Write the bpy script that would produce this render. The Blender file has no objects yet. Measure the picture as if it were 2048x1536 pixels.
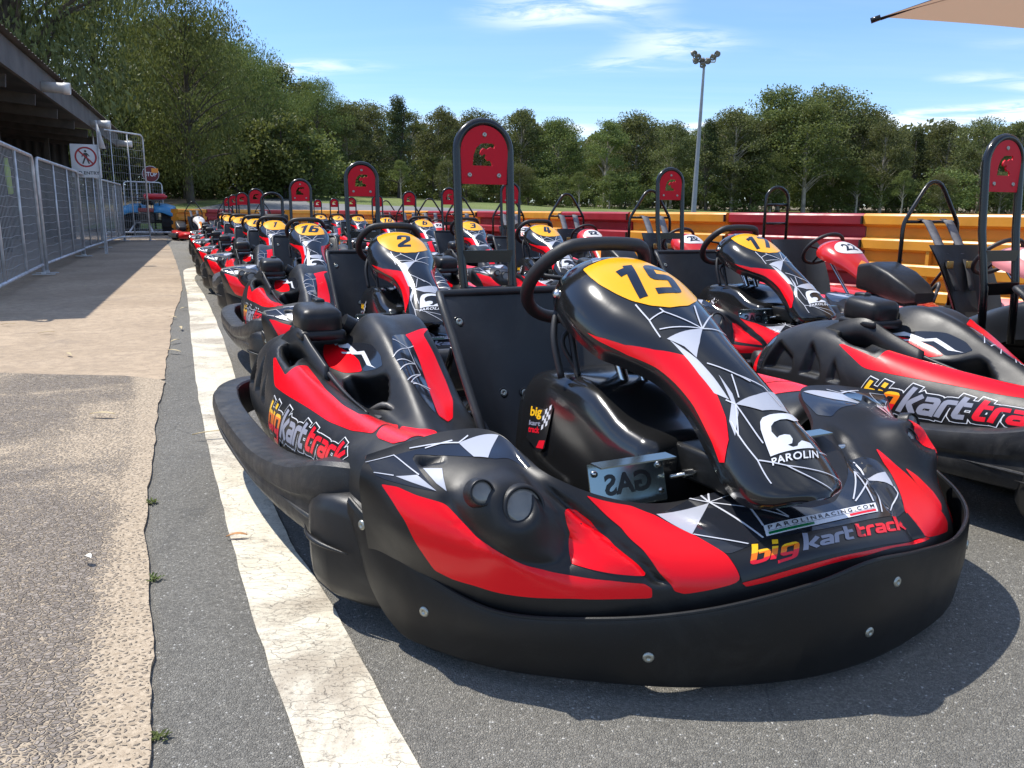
import bpy, bmesh, math, random
import numpy as np
from mathutils import Vector, Matrix, noise as mnoise
random.seed(7)
SC = bpy.context.scene
COL = SC.collection

# ---------------------------------------------------------------- camera, light, exposure
PITCH = math.atan(343/1657.); ROLL = math.radians(.5)
cam_d = bpy.data.cameras.new('camera'); cam = bpy.data.objects.new('camera', cam_d); COL.objects.link(cam)
cam_d.sensor_width = 36; cam_d.lens = 1657./2048*36; cam_d.clip_start = .05; cam_d.clip_end = 3000
cam.matrix_world = Matrix.Translation((0, 0, .85)) @ Matrix.Rotation(math.pi/2-PITCH, 4, 'X') @ Matrix.Rotation(ROLL, 4, 'Z')
SC.camera = cam
LD = Vector((.44, -.20, -.87)).normalized()                # the way sunlight travels
SUN_EL = math.asin(-LD.z); SUN_AZ = math.atan2(-LD.x, -LD.y)
sd = bpy.data.lights.new('sun', 'SUN'); sd.energy = 4.3; sd.angle = math.radians(.53); sd.color = (1, .955, .88)
sun = bpy.data.objects.new('sun', sd); COL.objects.link(sun); sun.rotation_euler = LD.to_track_quat('-Z', 'Y').to_euler()
W = bpy.data.worlds.new('World'); SC.world = W; W.use_nodes = True
wt = W.node_tree; wt.nodes.clear()
def wn(t, **k):
    n = wt.nodes.new(t)
    for a, b in k.items(): setattr(n, a, b)
    return n
wo = wn('ShaderNodeOutputWorld'); wb = wn('ShaderNodeBackground'); wb.inputs[1].default_value = .15
sky = wn('ShaderNodeTexSky', sky_type='NISHITA', sun_disc=False, sun_elevation=SUN_EL, sun_rotation=SUN_AZ, altitude=50, air_density=1.0, dust_density=.25, ozone_density=4.0)
# thin high cloud laid on a plane far overhead: direction / height gives the plane position
tc = wn('ShaderNodeTexCoord'); sx = wn('ShaderNodeSeparateXYZ'); wt.links.new(tc.outputs['Generated'], sx.inputs[0])
def wm(op, a, b=None, c=None):
    n = wn('ShaderNodeMath', operation=op)
    for i, v in enumerate((a, b, c)):
        if v is None: continue
        if isinstance(v, (int, float)): n.inputs[i].default_value = v
        else: wt.links.new(v, n.inputs[i])
    return n.outputs[0]
zz = wm('MAXIMUM', sx.outputs[2], .02); zz = wm('ADD', zz, .06)
cx_ = wm('DIVIDE', sx.outputs[0], zz); cy_ = wm('DIVIDE', sx.outputs[1], zz)
cb = wn('ShaderNodeCombineXYZ'); wt.links.new(cx_, cb.inputs[0]); wt.links.new(cy_, cb.inputs[1])
CLX, CLY = 5.2, 1.7
def cloud(sc, off, lo, hi, det, dist=0, rot=.3):
    mp = wn('ShaderNodeMapping'); wt.links.new(cb.outputs[0], mp.inputs[0]); mp.inputs['Scale'].default_value = sc; mp.inputs['Location'].default_value = off; mp.inputs['Rotation'].default_value = (0, 0, rot)
    ns = wn('ShaderNodeTexNoise'); ns.inputs['Scale'].default_value = 1; ns.inputs['Detail'].default_value = det; ns.inputs['Roughness'].default_value = .62; ns.inputs['Distortion'].default_value = dist
    wt.links.new(mp.outputs[0], ns.inputs['Vector'])
    r = wn('ShaderNodeMapRange'); r.interpolation_type = 'SMOOTHSTEP'; r.inputs[1].default_value = lo; r.inputs[2].default_value = hi; wt.links.new(ns.outputs['Fac'], r.inputs[0])
    return r.outputs[0]
c_big = cloud((.42, .60, 1), (CLX, CLY, 0), .50, .66, 2); c_fine = cloud((2.6, 4.4, 1), (.4, 2.2, 0), .34, .62, 8, .7)
c1 = wm('MULTIPLY', c_big, c_fine); c_veil = cloud((.12, .7, 1), (3., 8., 0), .36, .90, 6, .4, .12)
cs = wm('ADD', wm('MULTIPLY', c1, .95), wm('MULTIPLY', c_veil, .30)); cs = wm('MINIMUM', cs, .75)
mx = wn('ShaderNodeMix', data_type='RGBA'); wt.links.new(cs, mx.inputs[0]); tn = wn('ShaderNodeMix', data_type='RGBA', blend_type='MULTIPLY'); tn.inputs[0].default_value = 1; wt.links.new(sky.outputs[0], tn.inputs[6]); tn.inputs[7].default_value = (.75, .88, 1.05, 1); wt.links.new(tn.outputs[2], mx.inputs[6]); mx.inputs[7].default_value = (6.3, 6.7, 7.3, 1)
wt.links.new(mx.outputs[2], wb.inputs[0]); wt.links.new(wb.outputs[0], wo.inputs[0])
SC.view_settings.view_transform = 'Standard'; SC.view_settings.look = 'None'; SC.view_settings.exposure = 0.40; SC.view_settings.gamma = 1
SC.render.engine = 'CYCLES'
SC.cycles.max_bounces = 6; SC.cycles.transparent_max_bounces = 8; SC.cycles.use_denoising = True

# ---------------------------------------------------------------- helpers
def tag(o, label=None, cat=None, group=None, kind=None):
    if label: o['label'] = label
    if cat: o['category'] = cat
    if group: o['group'] = group
    if kind: o['kind'] = kind
    return o
def empty(name, loc=(0, 0, 0), rz=0, **k):
    o = bpy.data.objects.new(name, None); COL.objects.link(o); o.location = loc; o.rotation_euler = (0, 0, rz); o.empty_display_size = .2
    return tag(o, **k)
def copy_tree(o, parent=None, depth=3, skip=()):
    c = o.copy(); COL.objects.link(c)
    if parent: c.parent = parent
    if depth > 0:
        for ch in list(o.children):
            if ch.name.split('.')[0] in skip: continue
            copy_tree(ch, c, depth-1, skip)
    return c

class MB:
    """collects geometry and links it as one mesh object"""
    def __init__(s): s.v = []; s.f = []; s.m = []; s.mi = 0; s.sm = []; s.smooth = True
    def add(s, V, F, smooth=None):
        b = len(s.v); s.v.extend([tuple(map(float, p)) for p in V])
        for f in F: s.f.append(tuple(i+b for i in f)); s.m.append(s.mi); s.sm.append(s.smooth if smooth is None else smooth)
        return s
    def box(s, c, d, rot=None, taper=1.0, bev=0.0):
        if bev > 0: return s.rbox(c, d, bev, rot)
        V = []
        for z in (-.5, .5):
            k = 1 if z < 0 else taper
            for x, y in ((-.5, -.5), (.5, -.5), (.5, .5), (-.5, .5)): V.append(Vector((x*d[0]*k, y*d[1]*k, z*d[2])))
        if rot is not None: V = [rot @ p for p in V]
        V = [p+Vector(c) for p in V]
        return s.add(V, [(0, 3, 2, 1), (4, 5, 6, 7), (0, 1, 5, 4), (1, 2, 6, 5), (2, 3, 7, 6), (3, 0, 4, 7)], False)
    def rbox(s, c, d, r, rot=None, n=3):
        bm = bmesh.new(); bmesh.ops.create_cube(bm, size=1); bmesh.ops.scale(bm, vec=d, verts=bm.verts)
        bmesh.ops.bevel(bm, geom=bm.edges[:], offset=min(r, min(d)*.49), segments=n, profile=.5, affect='EDGES')
        if rot is not None: bmesh.ops.transform(bm, matrix=rot.to_4x4() if len(rot) == 3 else rot, verts=bm.verts)
        bmesh.ops.translate(bm, vec=c, verts=bm.verts); bm.verts.index_update()
        s.add([v.co for v in bm.verts], [[v.index for v in f.verts] for f in bm.faces], True); bm.free(); return s
    def tube(s, pts, r, n=10, closed=False, cap=True, flat=None):
        pts = [Vector(p) for p in pts]; N = len(pts); R = r if isinstance(r, (list, tuple)) else [r]*N
        V = []; F = []; prev = None
        for i, p in enumerate(pts):
            if closed: t = pts[(i+1) % N]-pts[i-1]
            else: t = (pts[min(i+1, N-1)]-pts[max(i-1, 0)])
            if t.length < 1e-9: t = Vector((0, 0, 1))
            t.normalize()
            if prev is None:
                a = Vector((0, 0, 1)) if abs(t.z) < .9 else Vector((1, 0, 0)); u = t.cross(a).normalized()
            else: u = (prev-t*prev.dot(t)).normalized()
            prev = u; w = t.cross(u)
            for k in range(n):
                an = 2*math.pi*k/n; V.append(p+(u*math.cos(an)+w*math.sin(an)*(flat or 1))*R[i])
        for i in range(N if closed else N-1):
            for k in range(n):
                a = i*n+k; b = i*n+(k+1) % n; c = ((i+1) % N)*n+(k+1) % n; d = ((i+1) % N)*n+k; F.append((a, b, c, d))
        if cap and not closed: F.append(tuple(range(n))[::-1]); F.append(tuple((N-1)*n+k for k in range(n)))
        return s.add(V, F)
    def cyl(s, a, b, r, r2=None, n=20, cap=True):
        a = Vector(a); b = Vector(b); t = (b-a).normalized(); q = Vector((0, 0, 1)) if abs(t.z) < .9 else Vector((1, 0, 0)); u = t.cross(q).normalized(); w = t.cross(u); r2 = r if r2 is None else r2
        V = [p+(u*math.cos(2*math.pi*k/n)+w*math.sin(2*math.pi*k/n))*rr for p, rr in ((a, r), (b, r2)) for k in range(n)]
        s.add(V, [(k, (k+1) % n, n+(k+1) % n, n+k) for k in range(n)], True)
        if cap: s.add(V, [tuple(range(n))[::-1], tuple(range(n, 2*n))], False)
        return s
    def lathe(s, prof, a, b, n=32):
        """profile (radius, distance along the axis) turned round the axis from a towards b"""
        a = Vector(a); t = (Vector(b)-a).normalized(); q = Vector((0, 0, 1)) if abs(t.z) < .9 else Vector((1, 0, 0)); u = t.cross(q).normalized(); w = t.cross(u)
        V = [a+t*h+(u*math.cos(2*math.pi*k/n)+w*math.sin(2*math.pi*k/n))*r for r, h in prof for k in range(n)]
        return s.add(V, [(i*n+k, i*n+(k+1) % n, (i+1)*n+(k+1) % n, (i+1)*n+k) for i in range(len(prof)-1) for k in range(n)])
    def loft(s, secs, closed_sec=True, caps=True):
        n = len(secs[0]); V = [p for sc in secs for p in sc]; F = []
        for i in range(len(secs)-1):
            for k in range(n if closed_sec else n-1): F.append((i*n+k, i*n+(k+1) % n, (i+1)*n+(k+1) % n, (i+1)*n+k))
        if caps and closed_sec: F.append(tuple(range(n))[::-1]); F.append(tuple((len(secs)-1)*n+k for k in range(n)))
        return s.add(V, F)
    def ball(s, c, r, n=10, sc=(1, 1, 1)):
        V = []; F = []
        for i in range(n+1):
            th = math.pi*i/n
            for k in range(2*n): V.append((c[0]+r*sc[0]*math.sin(th)*math.cos(math.pi*k/n), c[1]+r*sc[1]*math.sin(th)*math.sin(math.pi*k/n), c[2]+r*sc[2]*math.cos(th)))
        for i in range(n):
            for k in range(2*n): F.append((i*2*n+k, (i+1)*2*n+k, (i+1)*2*n+(k+1) % (2*n), i*2*n+(k+1) % (2*n)))
        return s.add(V, F)
    def mesh(s, name, mats):
        me = bpy.data.meshes.new(name); me.from_pydata(s.v, [], s.f)
        for m in (mats if isinstance(mats, (list, tuple)) else [mats]): me.materials.append(m)
        me.polygons.foreach_set('material_index', s.m); me.polygons.foreach_set('use_smooth', s.sm); me.update(); return me
    def build(s, name, mats, parent=None, fix=True, sharp=None):
        me = s.mesh(name, mats)
        if fix:
            bm = bmesh.new(); bm.from_mesh(me); bmesh.ops.recalc_face_normals(bm, faces=bm.faces[:]); bm.to_mesh(me); bm.free()
        if sharp:
            me.set_sharp_from_angle(angle=math.radians(sharp))
        o = bpy.data.objects.new(name, me); COL.objects.link(o)
        if parent: o.parent = parent
        return o

def catmull(pts, n=8, closed=False):
    pts = [Vector(p) for p in pts]; out = []; N = len(pts)
    for i in range(N if closed else N-1):
        p0 = pts[i-1] if (i > 0 or closed) else pts[0]*2-pts[1]; p1 = pts[i]; p2 = pts[(i+1) % N]; p3 = pts[(i+2) % N] if (i+2 < N or closed) else p2*2-p1
        for k in range(n):
            t = k/n; out.append(.5*((2*p1)+(p2-p0)*t+(2*p0-5*p1+4*p2-p3)*t*t+(3*p1-p0-3*p2+p3)*t**3))
    if not closed: out.append(pts[-1])
    return out

# ---------------------------------------------------------------- materials
def mat(name, col, rough=.5, metal=0, coat=0, bump=0, bscale=200, var=0, vscale=6, spec=None, trans=0, rvar=0, dust=0):
    m = bpy.data.materials.new(name); m.use_nodes = True; t = m.node_tree; b = t.nodes['Principled BSDF']
    b.inputs['Base Color'].default_value = (*col, 1); b.inputs['Roughness'].default_value = rough; b.inputs['Metallic'].default_value = metal
    b.inputs['Coat Weight'].default_value = coat; b.inputs['Coat Roughness'].default_value = .06
    if spec is not None: b.inputs['Specular IOR Level'].default_value = spec
    if bump or var or rvar or dust:
        g = t.nodes.new('ShaderNodeTexCoord')
    if bump:
        n = t.nodes.new('ShaderNodeTexNoise'); n.inputs['Scale'].default_value = bscale; n.inputs['Detail'].default_value = 3; t.links.new(g.outputs['Object'], n.inputs['Vector'])
        bp = t.nodes.new('ShaderNodeBump'); bp.inputs['Strength'].default_value = bump; bp.inputs['Distance'].default_value = .002; t.links.new(n.outputs['Fac'], bp.inputs['Height']); t.links.new(bp.outputs[0], b.inputs['Normal'])
    if var:
        n = t.nodes.new('ShaderNodeTexNoise'); n.inputs['Scale'].default_value = vscale; n.inputs['Detail'].default_value = 6; t.links.new(g.outputs['Object'], n.inputs['Vector'])
        r = t.nodes.new('ShaderNodeMapRange'); r.inputs[1].default_value = .3; r.inputs[2].default_value = .7; r.inputs[3].default_value = 1-var; r.inputs[4].default_value = 1+var; t.links.new(n.outputs['Fac'], r.inputs[0])
        x = t.nodes.new('ShaderNodeMix'); x.data_type = 'RGBA'; x.blend_type = 'MULTIPLY'; x.inputs[0].default_value = 1; x.inputs[6].default_value = (*col, 1); t.links.new(r.outputs[0], x.inputs[7]); t.links.new(x.outputs[2], b.inputs['Base Color'])
    if dust:
        n = t.nodes.new('ShaderNodeTexNoise'); n.inputs['Scale'].default_value = 260; n.inputs['Detail'].default_value = 4; t.links.new(g.outputs['Object'], n.inputs['Vector']); n2 = t.nodes.new('ShaderNodeTexNoise'); n2.inputs['Scale'].default_value = 5; n2.inputs['Detail'].default_value = 8; n2.inputs['Roughness'].default_value = .7; n2.inputs['Distortion'].default_value = 1.2; oi_ = t.nodes.new('ShaderNodeObjectInfo'); sc_ = t.nodes.new('ShaderNodeVectorMath'); sc_.operation = 'MULTIPLY_ADD'; t.links.new(g.outputs['Object'], sc_.inputs[0]); sc_.inputs[1].default_value = (1, 1, 1); t.links.new(oi_.outputs['Location'], sc_.inputs[2]); t.links.new(sc_.outputs[0], n2.inputs['Vector'])
        r = t.nodes.new('ShaderNodeMapRange'); r.inputs[1].default_value = .66; r.inputs[2].default_value = .74; t.links.new(n.outputs['Fac'], r.inputs[0]); r2 = t.nodes.new('ShaderNodeMapRange'); r2.inputs[1].default_value = .52; r2.inputs[2].default_value = .80; t.links.new(n2.outputs['Fac'], r2.inputs[0])
        ad = t.nodes.new('ShaderNodeMath'); ad.use_clamp = True; t.links.new(r.outputs[0], ad.inputs[0]); t.links.new(r2.outputs[0], ad.inputs[1]); ml_ = t.nodes.new('ShaderNodeMath'); ml_.operation = 'MULTIPLY'; t.links.new(ad.outputs[0], ml_.inputs[0]); ml_.inputs[1].default_value = dust
        x = t.nodes.new('ShaderNodeMix'); x.data_type = 'RGBA'; t.links.new(ml_.outputs[0], x.inputs[0]); x.inputs[7].default_value = (.20, .185, .16, 1)
        if b.inputs['Base Color'].is_linked: t.links.new(b.inputs['Base Color'].links[0].from_socket, x.inputs[6])
        else: x.inputs[6].default_value = (*col, 1)
        t.links.new(x.outputs[2], b.inputs['Base Color'])
    if rvar:
        n = t.nodes.new('ShaderNodeTexNoise'); n.inputs['Scale'].default_value = vscale*2.3; n.inputs['Detail'].default_value = 7; t.links.new(g.outputs['Object'], n.inputs['Vector'])
        r = t.nodes.new('ShaderNodeMapRange'); r.inputs[1].default_value = .3; r.inputs[2].default_value = .7; r.inputs[3].default_value = max(.02, rough-rvar); r.inputs[4].default_value = rough+rvar; t.links.new(n.outputs['Fac'], r.inputs[0]); t.links.new(r.outputs[0], b.inputs['Roughness'])
    return m
M = {}
M['plastic'] = mat('moulded_black_plastic', (.012, .012, .0125), .40, bump=.16, bscale=900, var=.12, rvar=.06, vscale=9, dust=.08, spec=.42)
M['rubber'] = mat('scuffed_bumper_plastic', (.019, .019, .020), .44, bump=.3, bscale=500, var=.35, rvar=.10, vscale=14, dust=.30)
M['skirt'] = mat('black_bumper_sheet', (.008, .008, .008), .42, bump=.12, bscale=700, rvar=.07, vscale=5, dust=.07, spec=.36)
M['gloss'] = mat('dark_laminated_film', (.018, .020, .026), .09, coat=.6)
M['glossplastic'] = mat('gloss_black_plastic', (.012, .012, .012), .17, coat=.3, bump=.03, bscale=60)
M['red'] = mat('red_laminated_film', (.92, .004, .012), .22, coat=.0, spec=.35)
M['silver'] = mat('silver_film', (.50, .51, .56), .24, metal=.15, coat=.2)
M['line'] = mat('pale_line_film', (.60, .61, .66), .28, coat=.2)
M['white'] = mat('white_film', (.80, .80, .82), .25, coat=.2)
M['yellow'] = mat('yellow_number_film', (.95, .44, .008), .25, coat=.1)
M['digit'] = mat('black_digit_film', (.012, .013, .017), .18, coat=.3)
M['ink'] = mat('matt_black_film', (.012, .012, .013), .3)
M['orange'] = mat('orange_lettering', (.95, .20, .01), .25); M['gold'] = mat('gold_lettering', (1., .55, .02), .25); M['redtext'] = mat('red_lettering', (.85, .012, .03), .25)
M['grey'] = mat('grey_lettering', (.30, .31, .38), .3); M['green'] = mat('green_stripe', (.0, .18, .05), .3)
M['plate'] = mat('red_head_plate', (.62, .006, .020), .5, spec=.25)
M['frame'] = mat('black_gloss_paint', (.009, .009, .009), .26, coat=.15)
M['chrome'] = mat('zinc_plated_steel', (.62, .62, .60), .25, metal=1, bump=.1, bscale=300)
M['bolt'] = mat('zinc_bolt', (.42, .43, .38), .38, metal=.85)
M['glass'] = mat('polycarbonate_lens', (.19, .175, .15), .16, coat=.5, var=.25, vscale=20)
M['wheelgrip'] = mat('rubber_grip', (.020, .020, .021), .52, bump=.25, bscale=600)
M['seat'] = mat('seat_plastic', (.016, .017, .018), .46, bump=.25, bscale=1100, rvar=.05, dust=.10)
M['tyre'] = mat('tyre_rubber', (.022, .021, .020), .75, bump=.4, bscale=120, var=.3)
M['rim'] = mat('wheel_rim', (.05, .05, .055), .35, metal=.6)
M['engine'] = mat('engine_castings', (.10, .095, .09), .5, metal=.5, var=.6, vscale=30, bump=.6, bscale=60)
M['enginered'] = mat('engine_red_cap', (.35, .03, .02), .4)
M['pedal'] = mat('clear_coated_pedal_steel', (.30, .36, .36), .18, metal=.9)
# ---- sticker outlines in the parameters of each shell
DEC = {
 'n_gl1': ('nose', 'gloss', [(0.086, 3.627), (1.064, 3.739), (2.131, 3.759), (3.039, 3.974), (3.384, 4.0), (3.629, 3.894), (3.457, 3.656), (2.75, 3.369), (2.244, 3.439), (1.615, 3.532), (1.2, 3.626), (1.148, 3.544), (1.324, 3.224), (1.547, 2.857), (1.249, 2.911), (0.592, 3.042), (0.369, 3.127)]),
 'n_gl2': ('nose', 'gloss', [(4.949, 3.59), (5.417, 4.0), (5.792, 4.0), (5.979, 3.635), (6.101, 2.98), (6.433, 2.734), (6.825, 2.745), (7.374, 3.175), (7.76, 3.509), (8.082, 3.129), (8.085, 2.761), (7.858, 2.123), (6.469, 2.173), (5.624, 2.275), (5.195, 2.088), (5.119, 2.871)]),
 'n_red1': ('nose', 'red', [(0.529, 2.902), (0.899, 2.895), (1.24, 2.759), (1.636, 2.669), (1.848, 2.423), (1.998, 2.229), (2.218, 2.076), (2.508, 1.872), (2.819, 1.762), (3.586, 1.61), (3.952, 1.428), (3.974, 1.235), (3.888, 0.956), (3.351, 1.136), (2.869, 1.237), (2.247, 1.34), (1.796, 1.395), (1.498, 1.361), (1.272, 1.386), (1.112, 1.786), (0.994, 2.198), (0.769, 2.578)]),
 'n_red2': ('nose', 'red', [(3.944, 3.379), (4.035, 3.521), (4.133, 3.55), (4.27, 3.377), (4.361, 2.977), (4.292, 2.37), (4.188, 1.812), (4.1, 1.688), (3.845, 1.781), (3.47, 1.9), (3.183, 1.997), (3.35, 2.257), (3.869, 2.914)]),
 'n_red3': ('nose', 'red', [(4.29, 3.883), (4.436, 3.87), (4.757, 3.864), (4.94, 3.597), (5.121, 2.879), (5.194, 2.083), (5.14, 1.129), (4.372, 0.981), (4.243, 1.087), (4.336, 1.734), (4.514, 2.609), (4.514, 3.233), (4.369, 3.686)]),
 'n_red4': ('nose', 'red', [(5.145, 1.087), (5.444, 1.065), (5.909, 1.041), (6.73, 1.152), (8.034, 1.365), (8.174, 1.26), (7.334, 1.19), (6.714, 1.022), (5.896, 0.918), (5.433, 0.924), (5.185, 0.957)]),
 'n_red5': ('nose', 'red', [(8.382, 3.127), (8.427, 2.753), (8.528, 2.436), (8.624, 2.068), (8.917, 1.288), (8.879, 1.077), (8.06, 1.34), (7.929, 1.714), (7.835, 2.178), (8.003, 2.721), (8.149, 2.99)]),
 'n_red6': ('nose', 'red', [(8.591, 2.609), (8.751, 2.395), (8.881, 2.106), (8.882, 1.853), (8.754, 1.742), (8.624, 2.068), (8.541, 2.395)]),
 'n_red7': ('nose', 'red', [(9.667, 2.833), (9.625, 2.667), (9.579, 2.278), (9.417, 1.708), (9.333, 1.417), (9.583, 0.958), (9.814, 1.081), (9.375, 1.708), (9.542, 2.083), (9.491, 2.45), (9.369, 2.755)]),
 'n_red8': ('nose', 'red', [(0.0, 3.75), (1.05, 3.849), (2.297, 3.88), (3.0, 4.0), (3.0, 4.0), (2.15, 3.827), (1.061, 3.764), (0.0, 3.667)]),
 'n_sil1': ('nose', 'silver', [(2.091, 3.734), (3.026, 3.961), (2.604, 3.381), (2.318, 3.418)]),
 'n_sil2': ('nose', 'silver', [(0.85, 3.131), (1.257, 3.166), (1.548, 2.864)]),
 'n_sil3': ('nose', 'silver', [(1.359, 3.294), (1.684, 3.264), (1.684, 3.095), (1.702, 2.87), (1.563, 2.994)]),
 'n_sil4': ('nose', 'silver', [(4.958, 3.624), (5.533, 3.689), (5.111, 2.877)]),
 'n_sil5': ('nose', 'silver', [(7.676, 3.043), (7.966, 2.92), (7.881, 2.651)]),
 'nl0': ('nose', 'line', [(0.041, 3.623), (0.714, 3.695), (1.29, 3.165)]),
 'nl1': ('nose', 'line', [(0.325, 3.204), (0.806, 3.147)]),
 'nl2': ('nose', 'line', [(1.056, 3.799), (2.091, 3.734), (2.335, 3.858)]),
 'nl3': ('nose', 'line', [(1.97, 3.789), (1.394, 3.718)]),
 'nm0': ('nose', 'line', [(5.54, 3.709), (5.417, 4.0)]),
 'nm1': ('nose', 'line', [(5.54, 3.709), (5.542, 4.0)]),
 'nm2': ('nose', 'line', [(5.54, 3.709), (5.625, 4.0)]),
 'nm3': ('nose', 'line', [(5.54, 3.709), (5.868, 3.762), (5.792, 4.0)]),
 'nm4': ('nose', 'line', [(5.54, 3.709), (6.057, 2.642)]),
 'nm5': ('nose', 'line', [(5.54, 3.709), (5.638, 2.318)]),
 'nm6': ('nose', 'line', [(5.868, 3.762), (6.064, 2.657)]),
 'nm7': ('nose', 'line', [(5.868, 3.762), (5.742, 2.606)]),
 'nm8': ('nose', 'line', [(5.119, 2.871), (5.465, 2.259)]),
 'nm9': ('nose', 'line', [(7.676, 3.043), (7.831, 3.35)]),
 'nm10': ('nose', 'line', [(7.676, 3.043), (7.522, 3.193), (7.097, 2.675)]),
 'nm11': ('nose', 'line', [(7.676, 3.043), (7.366, 2.254)]),
 'nm12': ('nose', 'line', [(7.676, 3.043), (7.097, 2.618)]),
 'nm13': ('nose', 'line', [(7.881, 2.651), (7.88, 2.521), (7.567, 2.229)]),
 'nm14': ('nose', 'line', [(7.522, 3.193), (7.357, 2.52)]),
 'q_bkt': ('nose', 'quad', [(5.192, 2.075), (7.862, 2.112), (8.034, 1.365), (5.147, 1.111)]),
 'q_bkttext': ('nose', 'quad', [(5.299, 1.567), (7.729, 1.727), (7.701, 2.078), (5.406, 2.197)]),
 'q_strip': ('nose', 'quad', [(5.676, 2.329), (7.308, 2.28), (7.367, 2.485), (5.74, 2.601)]),
 's_yel': ('steer', 'yellow', [(2.402, 3.863), (2.407, 4.681), (2.287, 5.795), (2.156, 6.923), (2.542, 7.375), (2.958, 7.792), (3.25, 8.25), (3.583, 8.417), (3.792, 8.5), (4.307, 7.603), (4.69, 6.64), (4.747, 5.546), (4.512, 4.837), (4.116, 4.342), (3.643, 3.992), (3.223, 3.762), (2.832, 3.749)]),
 'q_num': ('steer', 'quad', [(4.15, 4.567), (4.053, 7.138), (2.708, 7.542), (2.785, 5.153)]),
 's_sil1': ('steer', 'silver', [(5.65, 3.637), (5.709, 6.129), (6.167, 5.111), (6.513, 4.077), (6.09, 4.045)]),
 's_sil2': ('steer', 'silver', [(5.722, 3.686), (6.533, 4.026), (7.184, 4.07), (7.789, 4.054), (7.453, 3.427), (6.885, 3.367), (6.287, 3.518)]),
 's_sil3': ('steer', 'silver', [(7.956, 4.244), (7.908, 5.923), (7.75, 8.083), (8.4, 7.353), (8.326, 5.545)]),
 's_sil4': ('steer', 'silver', [(1.97, 4.887), (1.863, 5.317), (2.341, 5.078), (2.348, 4.585)]),
 's_sil5': ('steer', 'silver', [(7.163, 4.494), (7.708, 4.482), (8.163, 4.113), (8.556, 3.166), (8.186, 3.286), (7.867, 4.101)]),
 'sl0': ('steer', 'line', [(5.709, 6.129), (4.646, 7.039)]),
 'sl1': ('steer', 'line', [(5.709, 6.129), (4.708, 8.542)]),
 'sl2': ('steer', 'line', [(5.709, 6.129), (5.322, 3.87)]),
 'sl3': ('steer', 'line', [(5.709, 6.129), (4.858, 5.034), (4.948, 3.939)]),
 'sl4': ('steer', 'line', [(5.709, 6.129), (5.731, 8.217)]),
 'sl5': ('steer', 'line', [(4.705, 5.042), (4.886, 5.046)]),
 'sl6': ('steer', 'line', [(4.267, 4.263), (4.948, 3.939), (5.512, 3.444)]),
 'sl7': ('steer', 'line', [(6.775, 4.371), (7.549, 6.17)]),
 'sm0': ('steer', 'line', [(7.956, 4.244), (7.75, 3.843)]),
 'sm1': ('steer', 'line', [(7.956, 4.244), (9.086, 4.455)]),
 'sm2': ('steer', 'line', [(7.956, 4.244), (8.609, 3.353)]),
 'sm3': ('steer', 'line', [(8.214, 3.387), (8.589, 3.386), (9.402, 3.587), (10.209, 3.311)]),
 'sm4': ('steer', 'line', [(9.417, 3.644), (9.874, 4.916), (10.814, 8.52)]),
 'sm5': ('steer', 'line', [(9.874, 4.916), (11.443, 7.029)]),
 'sm6': ('steer', 'line', [(9.613, 7.5), (9.583, 8.625)]),
 'sm7': ('steer', 'line', [(8.74, 7.26), (9.292, 8.5)]),
 'sm8': ('steer', 'line', [(7.304, 5.561), (7.701, 6.881), (8.242, 7.052)]),
 'sm9': ('steer', 'line', [(7.862, 4.689), (7.279, 5.293)]),
 's_em1': ('steer', 'white', [(9.479, 4.392), (9.485, 7.294), (9.32, 7.233), (9.245, 6.683), (9.318, 6.357), (9.392, 6.184), (9.404, 5.897), (9.32, 5.683), (9.295, 5.98), (9.181, 6.184), (9.061, 6.183), (9.024, 5.895), (9.036, 5.552), (9.077, 5.368), (8.882, 5.287), (8.751, 5.446), (8.663, 5.764), (8.621, 6.261), (8.616, 6.722), (8.661, 7.261), (8.542, 8.208), (8.458, 8.25), (8.435, 7.602), (8.456, 6.727), (8.463, 5.81), (8.499, 5.271), (8.58, 5.004), (8.75, 4.786), (9.024, 4.621), (9.253, 4.501)]),
 'q_par': ('steer', 'quad', [(9.737, 4.163), (9.819, 7.083), (9.564, 7.384), (9.538, 4.351)]),
 'p_red1': ('pod', 'red', [(3.702, 2.69), (3.79, 2.754), (4.396, 2.64), (4.663, 2.583), (4.679, 3.105), (4.645, 3.34), (5.17, 3.212), (5.906, 2.967), (6.674, 2.931), (7.209, 3.083), (6.599, 4.576), (6.663, 5.009), (8.101, 2.832), (7.597, 2.515), (6.867, 2.333), (6.051, 2.284), (5.318, 2.24), (4.488, 2.199)]),
 'p_red1b': ('pod', 'red', [(8.147, 2.855), (6.697, 5.033), (7.061, 5.502), (7.253, 6.021), (7.98, 4.491), (8.769, 3.438), (8.725, 3.024), (8.312, 2.825)]),
 'p_red2': ('pod', 'red', [(3.656, 4.392), (3.802, 4.841), (4.56, 5.102), (4.891, 5.136), (5.146, 5.052), (4.816, 4.437), (4.469, 4.126), (4.007, 4.221)]),
 'p_red3': ('pod', 'red', [(4.946, 7.012), (4.826, 7.393), (4.625, 8.0), (4.922, 7.586), (5.334, 7.629), (5.842, 7.595), (6.242, 7.484), (6.693, 7.152), (6.831, 6.873), (6.764, 6.588), (6.224, 6.762), (5.539, 7.042), (5.135, 7.098)]),
 'p_gl1': ('pod', 'gloss', [(3.884, 4.894), (4.378, 5.307), (4.985, 5.599), (5.351, 5.654), (5.508, 5.576), (5.415, 5.399), (5.16, 5.071), (4.915, 5.155), (4.553, 5.108)]),
 'p_gl2': ('pod', 'gloss', [(5.169, 6.28), (4.92, 6.995), (5.159, 7.081), (5.614, 7.005), (6.261, 6.761), (6.761, 6.526), (6.522, 6.281), (6.011, 6.041), (5.567, 5.969)]),
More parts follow.
